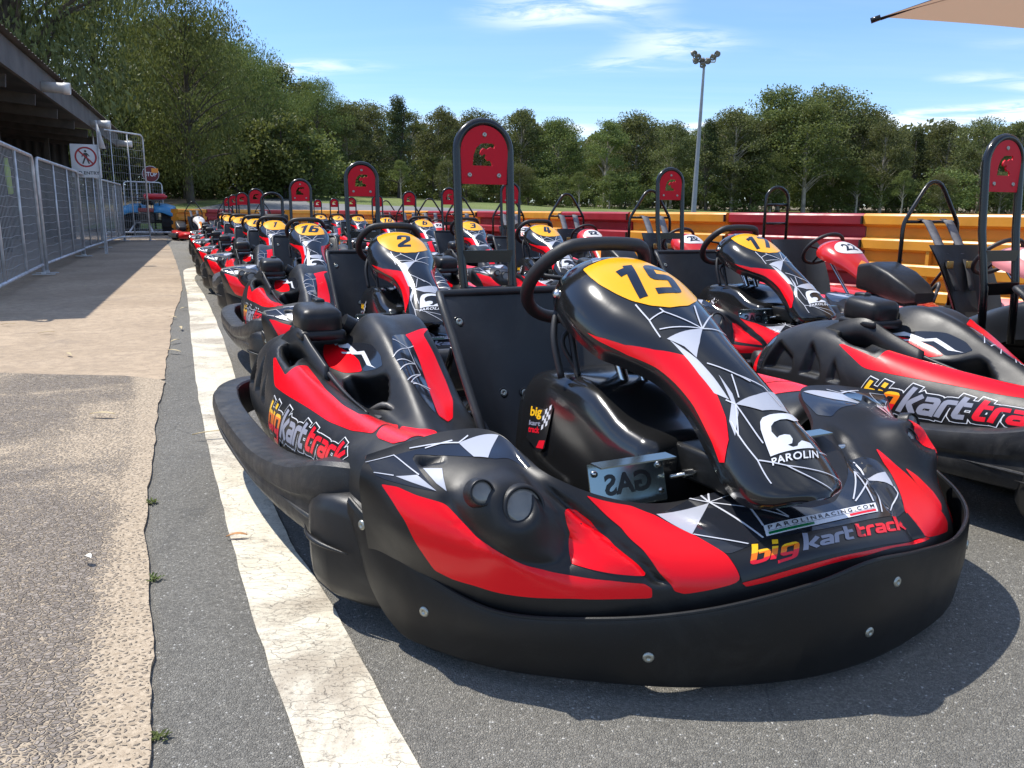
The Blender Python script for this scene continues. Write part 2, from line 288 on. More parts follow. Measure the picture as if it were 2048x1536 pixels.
 'p_wh1': ('pod', 'white', [(3.898, 4.89), (4.2, 5.196), (4.681, 5.235), (4.878, 5.38), (5.271, 5.345), (5.409, 5.405), (5.166, 5.248), (4.858, 5.281), (4.579, 5.087), (4.33, 5.118), (4.033, 4.913)]),
 'p_wh2': ('pod', 'white', [(3.783, 4.771), (3.874, 4.934), (3.892, 4.817)]),
 'p_wh3': ('pod', 'white', [(4.235, 4.875), (4.514, 5.137), (4.56, 5.102), (4.332, 4.887)]),
 'pl0': ('pod', 'line', [(5.24, 6.253), (5.336, 6.796), (5.595, 5.941)]),
 'pl1': ('pod', 'line', [(5.336, 6.796), (5.68, 6.739), (5.872, 5.958)]),
 'pl2': ('pod', 'line', [(5.68, 6.739), (5.897, 6.731), (6.122, 6.008)]),
 'pl3': ('pod', 'line', [(5.897, 6.731), (6.172, 6.107), (6.224, 6.762)]),
 'pl4': ('pod', 'line', [(5.691, 5.992), (5.68, 6.739)]),
 'pl5': ('pod', 'line', [(5.336, 6.796), (5.241, 7.078)]),
 'pl6': ('pod', 'line', [(6.21, 6.144), (6.158, 6.856)]),
 'h_mouth': ('pod', 'hole', [(3.503, 3.049), (3.419, 3.498), (3.787, 3.696), (4.021, 3.633), (4.558, 3.009), (4.537, 2.772), (3.822, 2.858)]),
 'h_win': ('pod', 'hole', [(5.011, 4.207), (5.005, 4.602), (5.615, 5.504), (5.752, 5.555), (5.997, 5.311), (6.068, 5.057), (6.028, 4.239), (5.738, 4.006), (5.365, 3.967)]),
 's_trim': ('steer', 'trim', [(3.655, 1.174), (4.234, 1.527), (4.875, 1.707), (5.623, 2.48), (6.286, 3.55), (6.892, 3.653), (7.404, 3.604), (8.055, 3.216), (8.5, 2.651), (8.777, 1.575), (8.622, 1.156), (8.123, 1.35), (7.203, 1.504), (6.511, 1.469), (5.85, 1.398), (5.034, 1.154), (4.277, 1.207)]),
 'g_val': ('nose', 'groove', [(3.856, 3.616), (4.096, 3.5), (4.302, 3.202), (4.357, 2.654), (4.29, 2.075), (4.157, 1.418)]),
 'g_eye': ('nose', 'groove', [(1.7, 2.704), (1.825, 2.449), (2.006, 2.257), (2.23, 2.117), (2.469, 1.962), (2.707, 1.899), (2.96, 1.949), (3.249, 2.192), (3.732, 2.737), (3.888, 3.216), (3.818, 3.382)]),
 'h_hnd': ('nose', 'hole', [(1.184, 3.574), (1.791, 3.481), (1.751, 3.407), (1.317, 3.347)]),
 'q_bktpod': ('pod', 'quad', [(4.5, 0.93), (8.05, 1.53), (7.98, 2.2), (4.64, 1.84)]),
 'h_v1': ('pod', 'hole', [(1.95, 1.45), (2.2, 2.6), (2.72, 2.0), (2.78, 1.45)]),
 'h_v2': ('pod', 'hole', [(2.95, 1.45), (3.02, 2.6), (3.42, 1.95), (3.52, 1.45)]),
 'h_v3': ('pod', 'hole', [(3.68, 1.45), (3.72, 2.3), (4.08, 1.45)]),
 'p_red4': ('pod', 'red', [(0.95, 1.2), (0.95, 2.2), (1.35, 2.7), (1.6, 2.1), (1.62, 1.2)]),
 'p_gl3': ('pod', 'gloss', [(1.64, 1.3), (1.62, 2.1), (1.4, 2.7), (1.7, 3.2), (2.05, 2.7), (1.85, 1.4)]),
 'n_gl1m': ('nose', 'gloss', [(11.914, 3.627), (10.936, 3.739), (9.869, 3.759), (8.961, 3.974), (8.616, 4.0), (8.371, 3.894), (8.543, 3.656), (9.25, 3.369), (9.756, 3.439), (10.385, 3.532), (10.8, 3.626), (10.852, 3.544), (10.676, 3.224), (10.453, 2.857), (10.751, 2.911), (11.408, 3.042), (11.631, 3.127)]),
 'n_sil1m': ('nose', 'silver', [(9.909, 3.734), (8.974, 3.961), (9.396, 3.381), (9.682, 3.418)]),
 'n_sil2m': ('nose', 'silver', [(11.15, 3.131), (10.743, 3.166), (10.452, 2.864)]),
 'n_sil3m': ('nose', 'silver', [(10.641, 3.294), (10.316, 3.264), (10.316, 3.095), (10.298, 2.87), (10.437, 2.994)]),
 'nl0m': ('nose', 'line', [(11.959, 3.623), (11.286, 3.695), (10.71, 3.165)]),
 'nl1m': ('nose', 'line', [(11.675, 3.204), (11.194, 3.147)]),
 'nl2m': ('nose', 'line', [(10.944, 3.799), (9.909, 3.734), (9.665, 3.858)]),
 'nl3m': ('nose', 'line', [(10.03, 3.789), (10.606, 3.718)]),
}
# ---------------------------------------------------------------- smooth shell surfaces
def cr_w(t, n):
    t = np.clip(np.asarray(t, float), 0, n-1-1e-9); i = np.floor(t).astype(int); f = t-i
    W = np.zeros((len(t), n))
    c = [(-f+2*f*f-f**3)/2, (2-5*f*f+3*f**3)/2, (f+4*f*f-3*f**3)/2, (-f*f+f**3)/2]
    for k in range(4):
        j = i-1+k; r = np.arange(len(t))
        lo = j < 0; hi = j > n-1; ok = ~lo & ~hi
        np.add.at(W, (r[ok], j[ok]), c[k][ok])
        np.add.at(W, (r[lo], 0), 2*c[k][lo]); np.add.at(W, (r[lo], 1), -c[k][lo])
        np.add.at(W, (r[hi], n-1), 2*c[k][hi]); np.add.at(W, (r[hi], n-2), -c[k][hi])
    return W

def sdist(P, poly, closed=True):
    """distance to a polyline; negative inside when closed"""
    P = np.asarray(P, float); poly = np.asarray(poly, float)
    n = len(poly); d = np.full(len(P), 1e9); ins = np.zeros(len(P), bool)
    for k in range(n if closed else n-1):
        a = poly[k]; b = poly[(k+1) % n]; e = b-a; L = e@e+1e-12
        t = np.clip(((P-a)@e)/L, 0, 1); q = P-a-t[:, None]*e
        d = np.minimum(d, np.sqrt((q*q).sum(1)))
        if closed:
            c = ((a[1] > P[:, 1]) != (b[1] > P[:, 1]))
            xx = a[0]+(P[:, 1]-a[1])/(e[1] if abs(e[1]) > 1e-12 else 1e-12)*e[0]
            ins ^= c & (P[:, 0] < xx)
    return np.where(ins, -d, d) if closed else d

def sstep(x): x = np.clip(x, 0, 1); return x*x*(3-2*x)

class Surf:
    def __init__(s, ctrl, su, sv, ops=(), flip=False):
        s.c = np.array(ctrl, float); s.ni, s.nj = s.c.shape[:2]; s.su, s.sv = su, sv; s.ops = list(ops); s.flip = flip
    def base(s, U, V):
        A = cr_w(U, s.ni); B = cr_w(V, s.nj)
        return np.einsum('ka,kb,abc->kc', A, B, s.c)
    def nrm(s, U, V, f):
        e = .03
        du = f(np.clip(U+e, 0, s.ni-1), V)-f(np.clip(U-e, 0, s.ni-1), V)
        dv = f(U, np.clip(V+e, 0, s.nj-1))-f(U, np.clip(V-e, 0, s.nj-1))
        n = np.cross(du, dv); n /= np.linalg.norm(n, axis=1)[:, None]+1e-12
        return -n if s.flip else n
    def pos(s, U, V):
        U = np.asarray(U, float); V = np.asarray(V, float)
        P = s.base(U, V)
        if s.ops:
            N = s.nrm(U, V, s.base); ab = np.stack([U*s.su, V*s.sv], 1); h = np.zeros(len(U))
            for op in s.ops: h = h+op(ab, P)
            P = P+N*h[:, None]
        return P
    def off(s, U, V, o):
        U = np.asarray(U, float); V = np.asarray(V, float)
        return s.pos(U, V)+s.nrm(U, V, s.pos)*o
    def grid(s, nu, nv):
        U = np.linspace(0, s.ni-1, nu); V = np.linspace(0, s.nj-1, nv)
        uu, vv = np.meshgrid(U, V, indexing='ij'); P = s.pos(uu.ravel(), vv.ravel())
        F = []
        for i in range(nu-1):
            for j in range(nv-1):
                a = i*nv+j; q = (a, a+nv, a+nv+1, a+1); F.append(q[::-1] if s.flip else q)
        return P, F

def op_pit(poly, depth, soft, su, sv):
    pl = np.array(poly)*(su, sv)
    return lambda ab, P: -depth*sstep((-sdist(ab, pl))/soft)
def op_bump(c, r, h, p=2.0):
    c = np.array(c)
    return lambda ab, P: h*np.exp(-(np.linalg.norm((P-c)/np.array(r), axis=1)**p))
def op_line3(pts, w, h):
    """ridge (h > 0) or groove along a polyline given in plan (x, y)"""
    pl = np.array(pts)
    return lambda ab, P: h*np.exp(-(sdist(P[:, :2], pl, False)/w)**2)
def op_line2(pts, w, h, su, sv):
    pl = np.array(pts)*(su, sv)
    return lambda ab, P: h*np.exp(-(sdist(ab, pl, False)/w)**2)

# nose fairing, columns across (image left to right), rows front edge to rear rim
NOSE = [
 [(-.655,-.47,.10),(-.675,-.49,.20),(-.695,-.52,.30),(-.706,-.55,.37),(-.685,-.53,.405)],
 [(-.60,-.58,.08),(-.612,-.61,.175),(-.645,-.635,.285),(-.640,-.60,.365),(-.60,-.52,.418)],
 [(-.50,-.72,.08),(-.512,-.737,.148),(-.545,-.735,.265),(-.545,-.66,.365),(-.51,-.52,.43)],
 [(-.38,-.83,.09),(-.39,-.848,.175),(-.43,-.81,.255),(-.46,-.70,.35),(-.43,-.56,.425)],
 [(-.28,-.90,.12),(-.28,-.90,.198),(-.33,-.865,.245),(-.385,-.80,.30),(-.39,-.735,.375)],
 [(-.16,-.945,.12),(-.16,-.945,.205),(-.18,-.915,.25),(-.21,-.855,.285),(-.22,-.785,.32)],
 [(.02,-.995,.13),(.01,-.985,.235),(.0,-.955,.27),(0,-.87,.305),(0,-.775,.32)],
 [(.17,-.995,.13),(.17,-.985,.222),(.18,-.945,.265),(.19,-.85,.305),(.17,-.745,.34)],
 [(.32,-.98,.12),(.32,-.972,.20),(.34,-.925,.252),(.36,-.82,.322),(.31,-.67,.385)],
 [(.46,-.93,.10),(.46,-.922,.195),(.475,-.875,.262),(.47,-.72,.365),(.41,-.53,.43)],
 [(.57,-.86,.10),(.57,-.845,.19),(.58,-.765,.28),(.56,-.67,.37),(.52,-.51,.43)],
 [(.65,-.74,.10),(.652,-.73,.2),(.665,-.66,.29),(.645,-.60,.37),(.60,-.52,.42)],
 [(.68,-.60,.10),(.69,-.6,.2),(.705,-.57,.3),(.71,-.55,.37),(.69,-.54,.405)]]
nose_ops = [
 op_line3([(-.60,-.60),(-.52,-.60),(-.46,-.66)], .045, .0),
 op_bump((-.480,-.735,.335), (.068,.068,.08), .050, 3), op_bump((-.540,-.715,.37), (.045,.045,.05), .030, 3),
 op_bump((-.478,-.745,.335), (.030,.030,.034), -.026, 5), 
 op_bump((-.40,-.80,.27), (.05,.05,.05), -.020, 2), op_bump((-.47,-.64,.385), (.07,.05,.06), .014, 2),
 op_bump((.510,-.765,.335), (.068,.068,.08), .050, 3), op_bump((.570,-.72,.38), (.045,.045,.05), .030, 3),
 op_bump((.505,-.770,.328), (.030,.030,.034), -.026, 5),
 op_bump((.42,-.78,.30), (.05,.05,.05), -.010, 2), op_bump((.48,-.64,.385), (.07,.05,.06), .014, 2),
]
_q = DEC if 'DEC' in globals() else {}
if 'g_val' in _q: nose_ops += [op_line2(_q['g_val'][2], .011, -.016, .115, .10), op_line2([(12-u, v) for u, v in _q['g_val'][2]], .011, -.016, .115, .10), op_line2(_q['g_eye'][2], .010, -.008, .115, .10), op_pit(_q['h_hnd'][2], .03, .012, .115, .10), op_pit([(12-u, v) for u, v in _q['h_hnd'][2]], .03, .012, .115, .10)]
nose = Surf(NOSE, .115, .10, nose_ops)

# steering fairing rows: y, z, half width, drop back, drop down
SF = [(-.205,.665,.060,.00,.03),(-.225,.720,.115,.0,.10),(-.30,.748,.150,.0,.146),(-.40,.728,.165,.01,.150),(-.50,.682,.155,.02,.140),(-.58,.645,.128,.03,.118),
      (-.66,.604,.100,.03,.102),(-.74,.560,.090,.03,.104),(-.82,.508,.096,.035,.110),(-.89,.455,.108,.04,.100),(-.945,.410,.106,.04,.075),(-.982,.380,.082,.04,.042),(-.994,.364,.034,.03,.018)]
def sf_rows():
    R = []
    for (y, z, w, db, dd) in SF:
        row = []
        for k in range(13):
            t = (k-6)/6*math.radians(108); s = math.sin(t); c = math.cos(t)
            x = w*np.sign(s)*abs(s)**.9; q = (1-c)/(1-math.cos(math.radians(108)))
            row.append((x, y+db*q, z-dd*q**1.05))
        R.append(row)
    return R
steer = Surf(sf_rows(), .07, .028, [])

# left side pod (kart's right side): stations rear to front, outer foot over the crest to the seat side
POD = [
 [(-0.42,0.96,0.2),(-0.46,0.975,0.24),(-0.47,0.97,0.28),(-0.46,0.955,0.31),(-0.42,0.95,0.32),(-0.38,0.94,0.32),(-0.34,0.93,0.31),(-0.27,0.93,0.29),(-0.24,0.93,0.25),(-0.22,0.93,0.12)],
 [(-0.57,0.91,0.17),(-0.61,0.925,0.24),(-0.61,0.915,0.3),(-0.575,0.89,0.35),(-0.5,0.88,0.38),(-0.42,0.87,0.38),(-0.35,0.87,0.37),(-0.3,0.87,0.36),(-0.26,0.87,0.31),(-0.24,0.87,0.18)],
 [(-0.64,0.8,0.16),(-0.675,0.8,0.25),(-0.665,0.8,0.34),(-0.615,0.79,0.42),(-0.52,0.78,0.45),(-0.43,0.77,0.44),(-0.35,0.76,0.43),(-0.3,0.76,0.42),(-0.25,0.76,0.38),(-0.23,0.76,0.25)],
 [(-0.67,0.6,0.16),(-0.695,0.6,0.26),(-0.68,0.6,0.36),(-0.63,0.6,0.455),(-0.53,0.6,0.48),(-0.43,0.6,0.48),(-0.35,0.6,0.5),(-0.3,0.6,0.49),(-0.228,0.6,0.46),(-0.22,0.6,0.33)],
 [(-0.68,0.42,0.16),(-0.7,0.42,0.26),(-0.69,0.42,0.355),(-0.635,0.42,0.44),(-0.54,0.42,0.43),(-0.468,0.42,0.46),(-0.388,0.42,0.545),(-0.312,0.42,0.54),(-0.228,0.42,0.53),(-0.22,0.42,0.4)],
 [(-0.68,0.25,0.16),(-0.705,0.25,0.26),(-0.69,0.25,0.35),(-0.62,0.25,0.42),(-0.53,0.25,0.39),(-0.468,0.25,0.42),(-0.398,0.25,0.515),(-0.327,0.25,0.5),(-0.238,0.25,0.475),(-0.23,0.25,0.345)],
 [(-0.68,0.05,0.16),(-0.7,0.05,0.26),(-0.68,0.05,0.35),(-0.605,0.05,0.405),(-0.525,0.05,0.36),(-0.468,0.05,0.355),(-0.403,0.05,0.43),(-0.332,0.05,0.4),(-0.243,0.05,0.35),(-0.24,0.05,0.22)],
 [(-0.67,-0.15,0.16),(-0.69,-0.15,0.27),(-0.67,-0.15,0.35),(-0.6,-0.15,0.395),(-0.525,-0.15,0.36),(-0.468,-0.15,0.33),(-0.413,-0.15,0.35),(-0.342,-0.15,0.32),(-0.258,-0.15,0.285),(-0.25,-0.15,0.155)],
 [(-0.66,-0.33,0.16),(-0.68,-0.33,0.27),(-0.665,-0.33,0.35),(-0.6,-0.33,0.395),(-0.53,-0.33,0.38),(-0.46,-0.33,0.35),(-0.4,-0.33,0.31),(-0.345,-0.33,0.27),(-0.29,-0.33,0.21),(-0.27,-0.33,0.08)],
 [(-0.64,-0.46,0.17),(-0.66,-0.46,0.27),(-0.65,-0.46,0.34),(-0.6,-0.46,0.385),(-0.54,-0.46,0.39),(-0.47,-0.46,0.37),(-0.41,-0.46,0.32),(-0.36,-0.46,0.27),(-0.32,-0.46,0.21),(-0.3,-0.46,0.08)],
 [(-0.62,-0.5,0.18),(-0.63,-0.505,0.26),(-0.62,-0.505,0.32),(-0.58,-0.5,0.355),(-0.53,-0.5,0.36),(-0.47,-0.5,0.34),(-0.42,-0.5,0.3),(-0.37,-0.5,0.26),(-0.34,-0.5,0.2),(-0.33,-0.5,0.07)]]
_q = DEC if 'DEC' in globals() else {}
pod = Surf(POD, .15, .092, [op_pit(_q[k][2], d, w, .15, .092) for k, d, w in (('h_mouth', .07, .02), ('h_win', .09, .022), ('h_v1', .03, .010), ('h_v2', .03, .010), ('h_v3', .02, .008)) if k in _q])
# ---------------------------------------------------------------- stickers and lettering laid on the shells
SURF = {'nose': nose, 'steer': steer, 'pod': pod}
def refine2(V2, F, step):
    bm = bmesh.new(); vs = [bm.verts.new((p[0], p[1], 0)) for p in V2]
    for f in F:
        try: bm.faces.new([vs[i] for i in f])
        except ValueError: pass
    for ax in (0, 1):
        lo = min(p[ax] for p in V2); hi = max(p[ax] for p in V2); k = math.floor(lo/step)+1
        while k*step < hi:
            co = [0, 0, 0]; no = [0, 0, 0]; co[ax] = k*step; no[ax] = 1
            bmesh.ops.bisect_plane(bm, geom=bm.verts[:]+bm.edges[:]+bm.faces[:], plane_co=co, plane_no=no, dist=1e-7); k += 1
    bm.verts.index_update(); V = [(v.co.x, v.co.y) for v in bm.verts]; Fo = [[v.index for v in f.verts] for f in bm.faces]; bm.free(); return V, Fo
def smooth_poly(pl, n=3):
    """round the corners of an outline a little"""
    out = []; N = len(pl)
    for i in range(N):
        p = Vector((*pl[i], 0)); a = Vector((*pl[i-1], 0)); b = Vector((*pl[(i+1) % N], 0))
        q0 = p.lerp(a, .16); q1 = p.lerp(b, .16)
        for k in range(n+1):
            t = k/n; out.append(((1-t)**2*q0+2*t*(1-t)*p+t*t*q1).to_2d())
    return [(q.x, q.y) for q in out]
def fill2(pl):
    bm = bmesh.new(); vs = [bm.verts.new((p[0], p[1], 0)) for p in pl]; es = [bm.edges.new((vs[i], vs[(i+1) % len(vs)])) for i in range(len(vs))]
    bmesh.ops.triangle_fill(bm, use_beauty=True, edges=es, normal=(0, 0, 1)); bm.verts.index_update()
    V = [(v.co.x, v.co.y) for v in bm.verts]; F = [[v.index for v in f.verts] for f in bm.faces]; bm.free(); return V, F
def lay(mb, surf, V2, F, off, step=.013, scaled=True):
    """V2 in metre-scaled shell parameters"""
    V2, F = refine2(V2, F, step); A = np.array(V2)
    P = surf.off(np.clip(A[:, 0]/surf.su, 0, surf.ni-1), np.clip(A[:, 1]/surf.sv, 0, surf.nj-1), off)
    base = len(mb.v); mb.add(P, F)
def sc2(surf, uv): return [(u*surf.su, v*surf.sv) for u, v in uv]
def ribbon(pts, w, ext=0.0):
    P = [Vector(p).to_2d() if len(p) == 3 else Vector(p) for p in pts]; n = len(P); L = []; R = []
    for i in range(n):
        if i == 0: d = (P[1]-P[0]).normalized(); p = P[0]-d*ext; m = Vector((-d.y, d.x)); k = 1
        elif i == n-1: d = (P[-1]-P[-2]).normalized(); p = P[-1]+d*ext; m = Vector((-d.y, d.x)); k = 1
        else:
            d1 = (P[i]-P[i-1]).normalized(); d2 = (P[i+1]-P[i]).normalized(); m = Vector((-(d1.y+d2.y), d1.x+d2.x)); m = m.normalized() if m.length > 1e-6 else Vector((-d1.y, d1.x)); k = 1/max(.45, m.dot(Vector((-d1.y, d1.x)))); p = P[i]
        L.append(p+m*w/2*k); R.append(p-m*w/2*k)
    V = [(q.x, q.y) for q in L+R]; F = [(i, i+1, n+i+1, n+i) for i in range(n-1)]; return V, F
KOFF = {'gloss': .0006, 'red': .0011, 'silver': .0016, 'line': .0019, 'yellow': .0014, 'white': .0021}
def stickers(surf_name, kinds, names=None, mirror=False):
    s = SURF[surf_name]; mb = MB()
    for i, k in enumerate(kinds):
        mb.mi = i; q = 0
        for n, (sn, kind, uv) in DEC.items():
            if sn != surf_name or kind != k: continue
            q += 1
            if kind == 'line': V, F = ribbon(sc2(s, uv), .0024)
            else:
                pl = sc2(s, uv); V, F = fill2(smooth_poly(pl) if kind in ('red', 'yellow', 'gloss') else pl)
            lay(mb, s, V, F, KOFF[k]+q*.00004, .010)
    return mb
def fix_up(mb, surf):   # faces of stickers all look outward
    return mb
_tc = {}
def text_mesh(txt, bold=.0, space=1.0):
    key = (txt, bold, space)
    if key in _tc: return _tc[key]
    cu = bpy.data.curves.new('t', 'FONT'); cu.body = txt; cu.offset = bold; cu.space_character = space; cu.resolution_u = 3; cu.fill_mode = 'FRONT'
    o = bpy.data.objects.new('t', cu); COL.objects.link(o); dg = bpy.context.evaluated_depsgraph_get(); dg.update()
    me = bpy.data.meshes.new_from_object(o.evaluated_get(dg)); V = [(v.co.x, v.co.y) for v in me.vertices]; F = [tuple(p.vertices) for p in me.polygons]
    bpy.data.objects.remove(o); bpy.data.curves.remove(cu); bpy.data.meshes.remove(me)
    x0 = min(p[0] for p in V); x1 = max(p[0] for p in V); y0 = min(p[1] for p in V); y1 = max(p[1] for p in V)
    V = [((p[0]-x0)/(x1-x0), (p[1]-y0)/(y1-y0)) for p in V]; _tc[key] = (V, F, (x1-x0)/(y1-y0)); return _tc[key]
def quadmap(q, x, y):
    a, b, c, d = [Vector(p) for p in q]; return (a.lerp(b, x)).lerp(d.lerp(c, x), y)      # BL BR TR TL
def lay_text(mb, surf, quad, txt, off, bold=.02, box=(0, 0, 1, 1), shear=0, space=1.0, step=.013):
    V, F, asp = text_mesh(txt, bold, space); q = sc2(surf, quad); x0, y0, x1, y1 = box
    V2 = []
    for x, y in V:
        p = quadmap(q, x0+(x1-x0)*(x+shear*(y-.5)), y0+(y1-y0)*y); V2.append((p.x, p.y))
    lay(mb, surf, V2, F, off, step)
LET = {'b': (.92, [[(.13, 1.42), (.13, .12), (.72, .12), (.72, .88), (.32, .88)]]), 'i': (.42, [[(.12, 0), (.12, 1.0)], [(.12, 1.18), (.12, 1.42)]]),
 'g': (.92, [[(.55, .12), (.12, .12), (.12, .88), (.72, .88), (.72, -.38), (.0, -.38)]]), 'k': (.88, [[(.12, 0), (.12, 1.42)], [(.76, 1.0), (.34, .52), (.78, 0)]]),
 'a': (.90, [[(.12, .88), (.70, .88), (.70, 0)], [(.56, .50), (.13, .50), (.13, .12), (.56, .12)]]), 'r': (.66, [[(.12, 0), (.12, .88), (.60, .88)]]),
 't': (.70, [[(.13, 1.3), (.13, .12), (.56, .12)], [(.28, .86), (.58, .86)]]), 'c': (.82, [[(.70, .88), (.12, .88), (.12, .12), (.70, .12)]]), ' ': (.22, [])}
def round_path(pl, r=.17):
    out = [pl[0]]
    for i in range(1, len(pl)-1):
        p = Vector(pl[i]); a = Vector(pl[i-1])-p; b = Vector(pl[i+1])-p; la, lb = min(r, a.length*.45), min(r, b.length*.45)
        if abs(a.normalized().dot(b.normalized())) > .97: out.append(pl[i]); continue
        q0 = p+a.normalized()*la; q1 = p+b.normalized()*lb
        for t in (0, .33, .67, 1): q = (1-t)**2*q0+2*t*(1-t)*p+t*t*q1; out.append((q.x, q.y))
    return out+[pl[-1]]
def bkt_strokes():
    out = []; x = 0
    for wi, wd in enumerate(('big', 'kart', 'track')):
        for ch in wd:
            adv, st = LET[ch]
            for s_ in st: out.append((wi, [(x+px+py*.22, py) for px, py in round_path(s_)]))
            x += adv
        x += .16
    return out, x+.2
def lay_bkt(surf, quad, outline, parent, name='lettering', mirror=False, off=.0026):
    """quad is the box from baseline to ascender; returns mesh with materials white, ink, gold, orange, redtext, grey"""
    st, W_ = bkt_strokes(); q = sc2(surf, quad); mb = MB()
    def put(pl, w, ext, off, mi):
        V, F = ribbon(pl, w, ext); V, F = refine2(V, F, .33)
        V2 = [tuple(quadmap(q, x/W_, y/1.42)) for x, y in V]; mb.mi = mi; lay(mb, surf, V2, F, off, .010)
    for k, (wi, pl) in enumerate(st):
        if outline: put(pl, .69, .215, .0016+k*.00001, 0); put(pl, .60, .168, .0021+k*.00001, 1)
        if wi == 0:
            # hot gradient in three bands
            V, F = ribbon(pl, .27, .02)
            bm = bmesh.new(); vs = [bm.verts.new((*p, 0)) for p in V]; [bm.faces.new([vs[i] for i in f]) for f in F]
            for yy in (.35, .85): bmesh.ops.bisect_plane(bm, geom=bm.verts[:]+bm.edges[:]+bm.faces[:], plane_co=(0, yy, 0), plane_no=(0, 1, 0))
            bm.verts.index_update()
            for mi, lo, hi in ((4, -9, .35), (3, .35, .85), (2, .85, 9)):
                fs = [[v.index for v in f.verts] for f in bm.faces if lo < f.calc_center_median().y <= hi]
                if fs:
                    V2 = [tuple(quadmap(q, v.co.x/W_, v.co.y/1.42)) for v in bm.verts]; used = sorted({i for f in fs for i in f}); ix = {a: b for b, a in enumerate(used)}
                    mb.mi = mi; lay(mb, surf, [V2[i] for i in used], [[ix[i] for i in f] for f in fs], off+k*.00002, .010)
            bm.free()
        else: put(pl, .27, .02, off+k*.00002, 5 if wi == 1 else 4)
    return mb
BKT_M = lambda: [M['white'], M['ink'], M['gold'], M['orange'], M['redtext'], M['grey']]
# ---------------------------------------------------------------- the rental kart (local frame: nose towards -Y, origin on the ground)
def shell(surf, nu, nv, th=.006):
    P, F = surf.grid(nu, nv); mb = MB(); mb.add(P, F)
    U = np.linspace(0, surf.ni-1, nu); Vv = np.linspace(0, surf.nj-1, nv)
    loop = [(i, 0) for i in range(nu)]+[(nu-1, j) for j in range(1, nv)]+[(i, nv-1) for i in range(nu-2, -1, -1)]+[(0, j) for j in range(nv-2, 0, -1)]
    uu = np.array([U[i] for i, j in loop]); vv = np.array([Vv[j] for i, j in loop])
    A = surf.pos(uu, vv); B = surf.off(uu, vv, -th*2); Cc = surf.off(uu, vv, -th*4)
    n = len(loop); mb.add(list(A)+list(B), [(k, (k+1) % n, n+(k+1) % n, n+k) for k in range(n)])
    return mb
def bolt_mb(p, n, r=.009, h=.003):
    mb = MB(); p = Vector(p); n = Vector(n).normalized()
    mb.lathe([(.0001, h*.35), (r*.30, h*.35), (r*.34, h*.9), (r*.55, h), (r*.85, h*.85), (r, 0), (r, -h)], p, p+n, 20)
    return mb

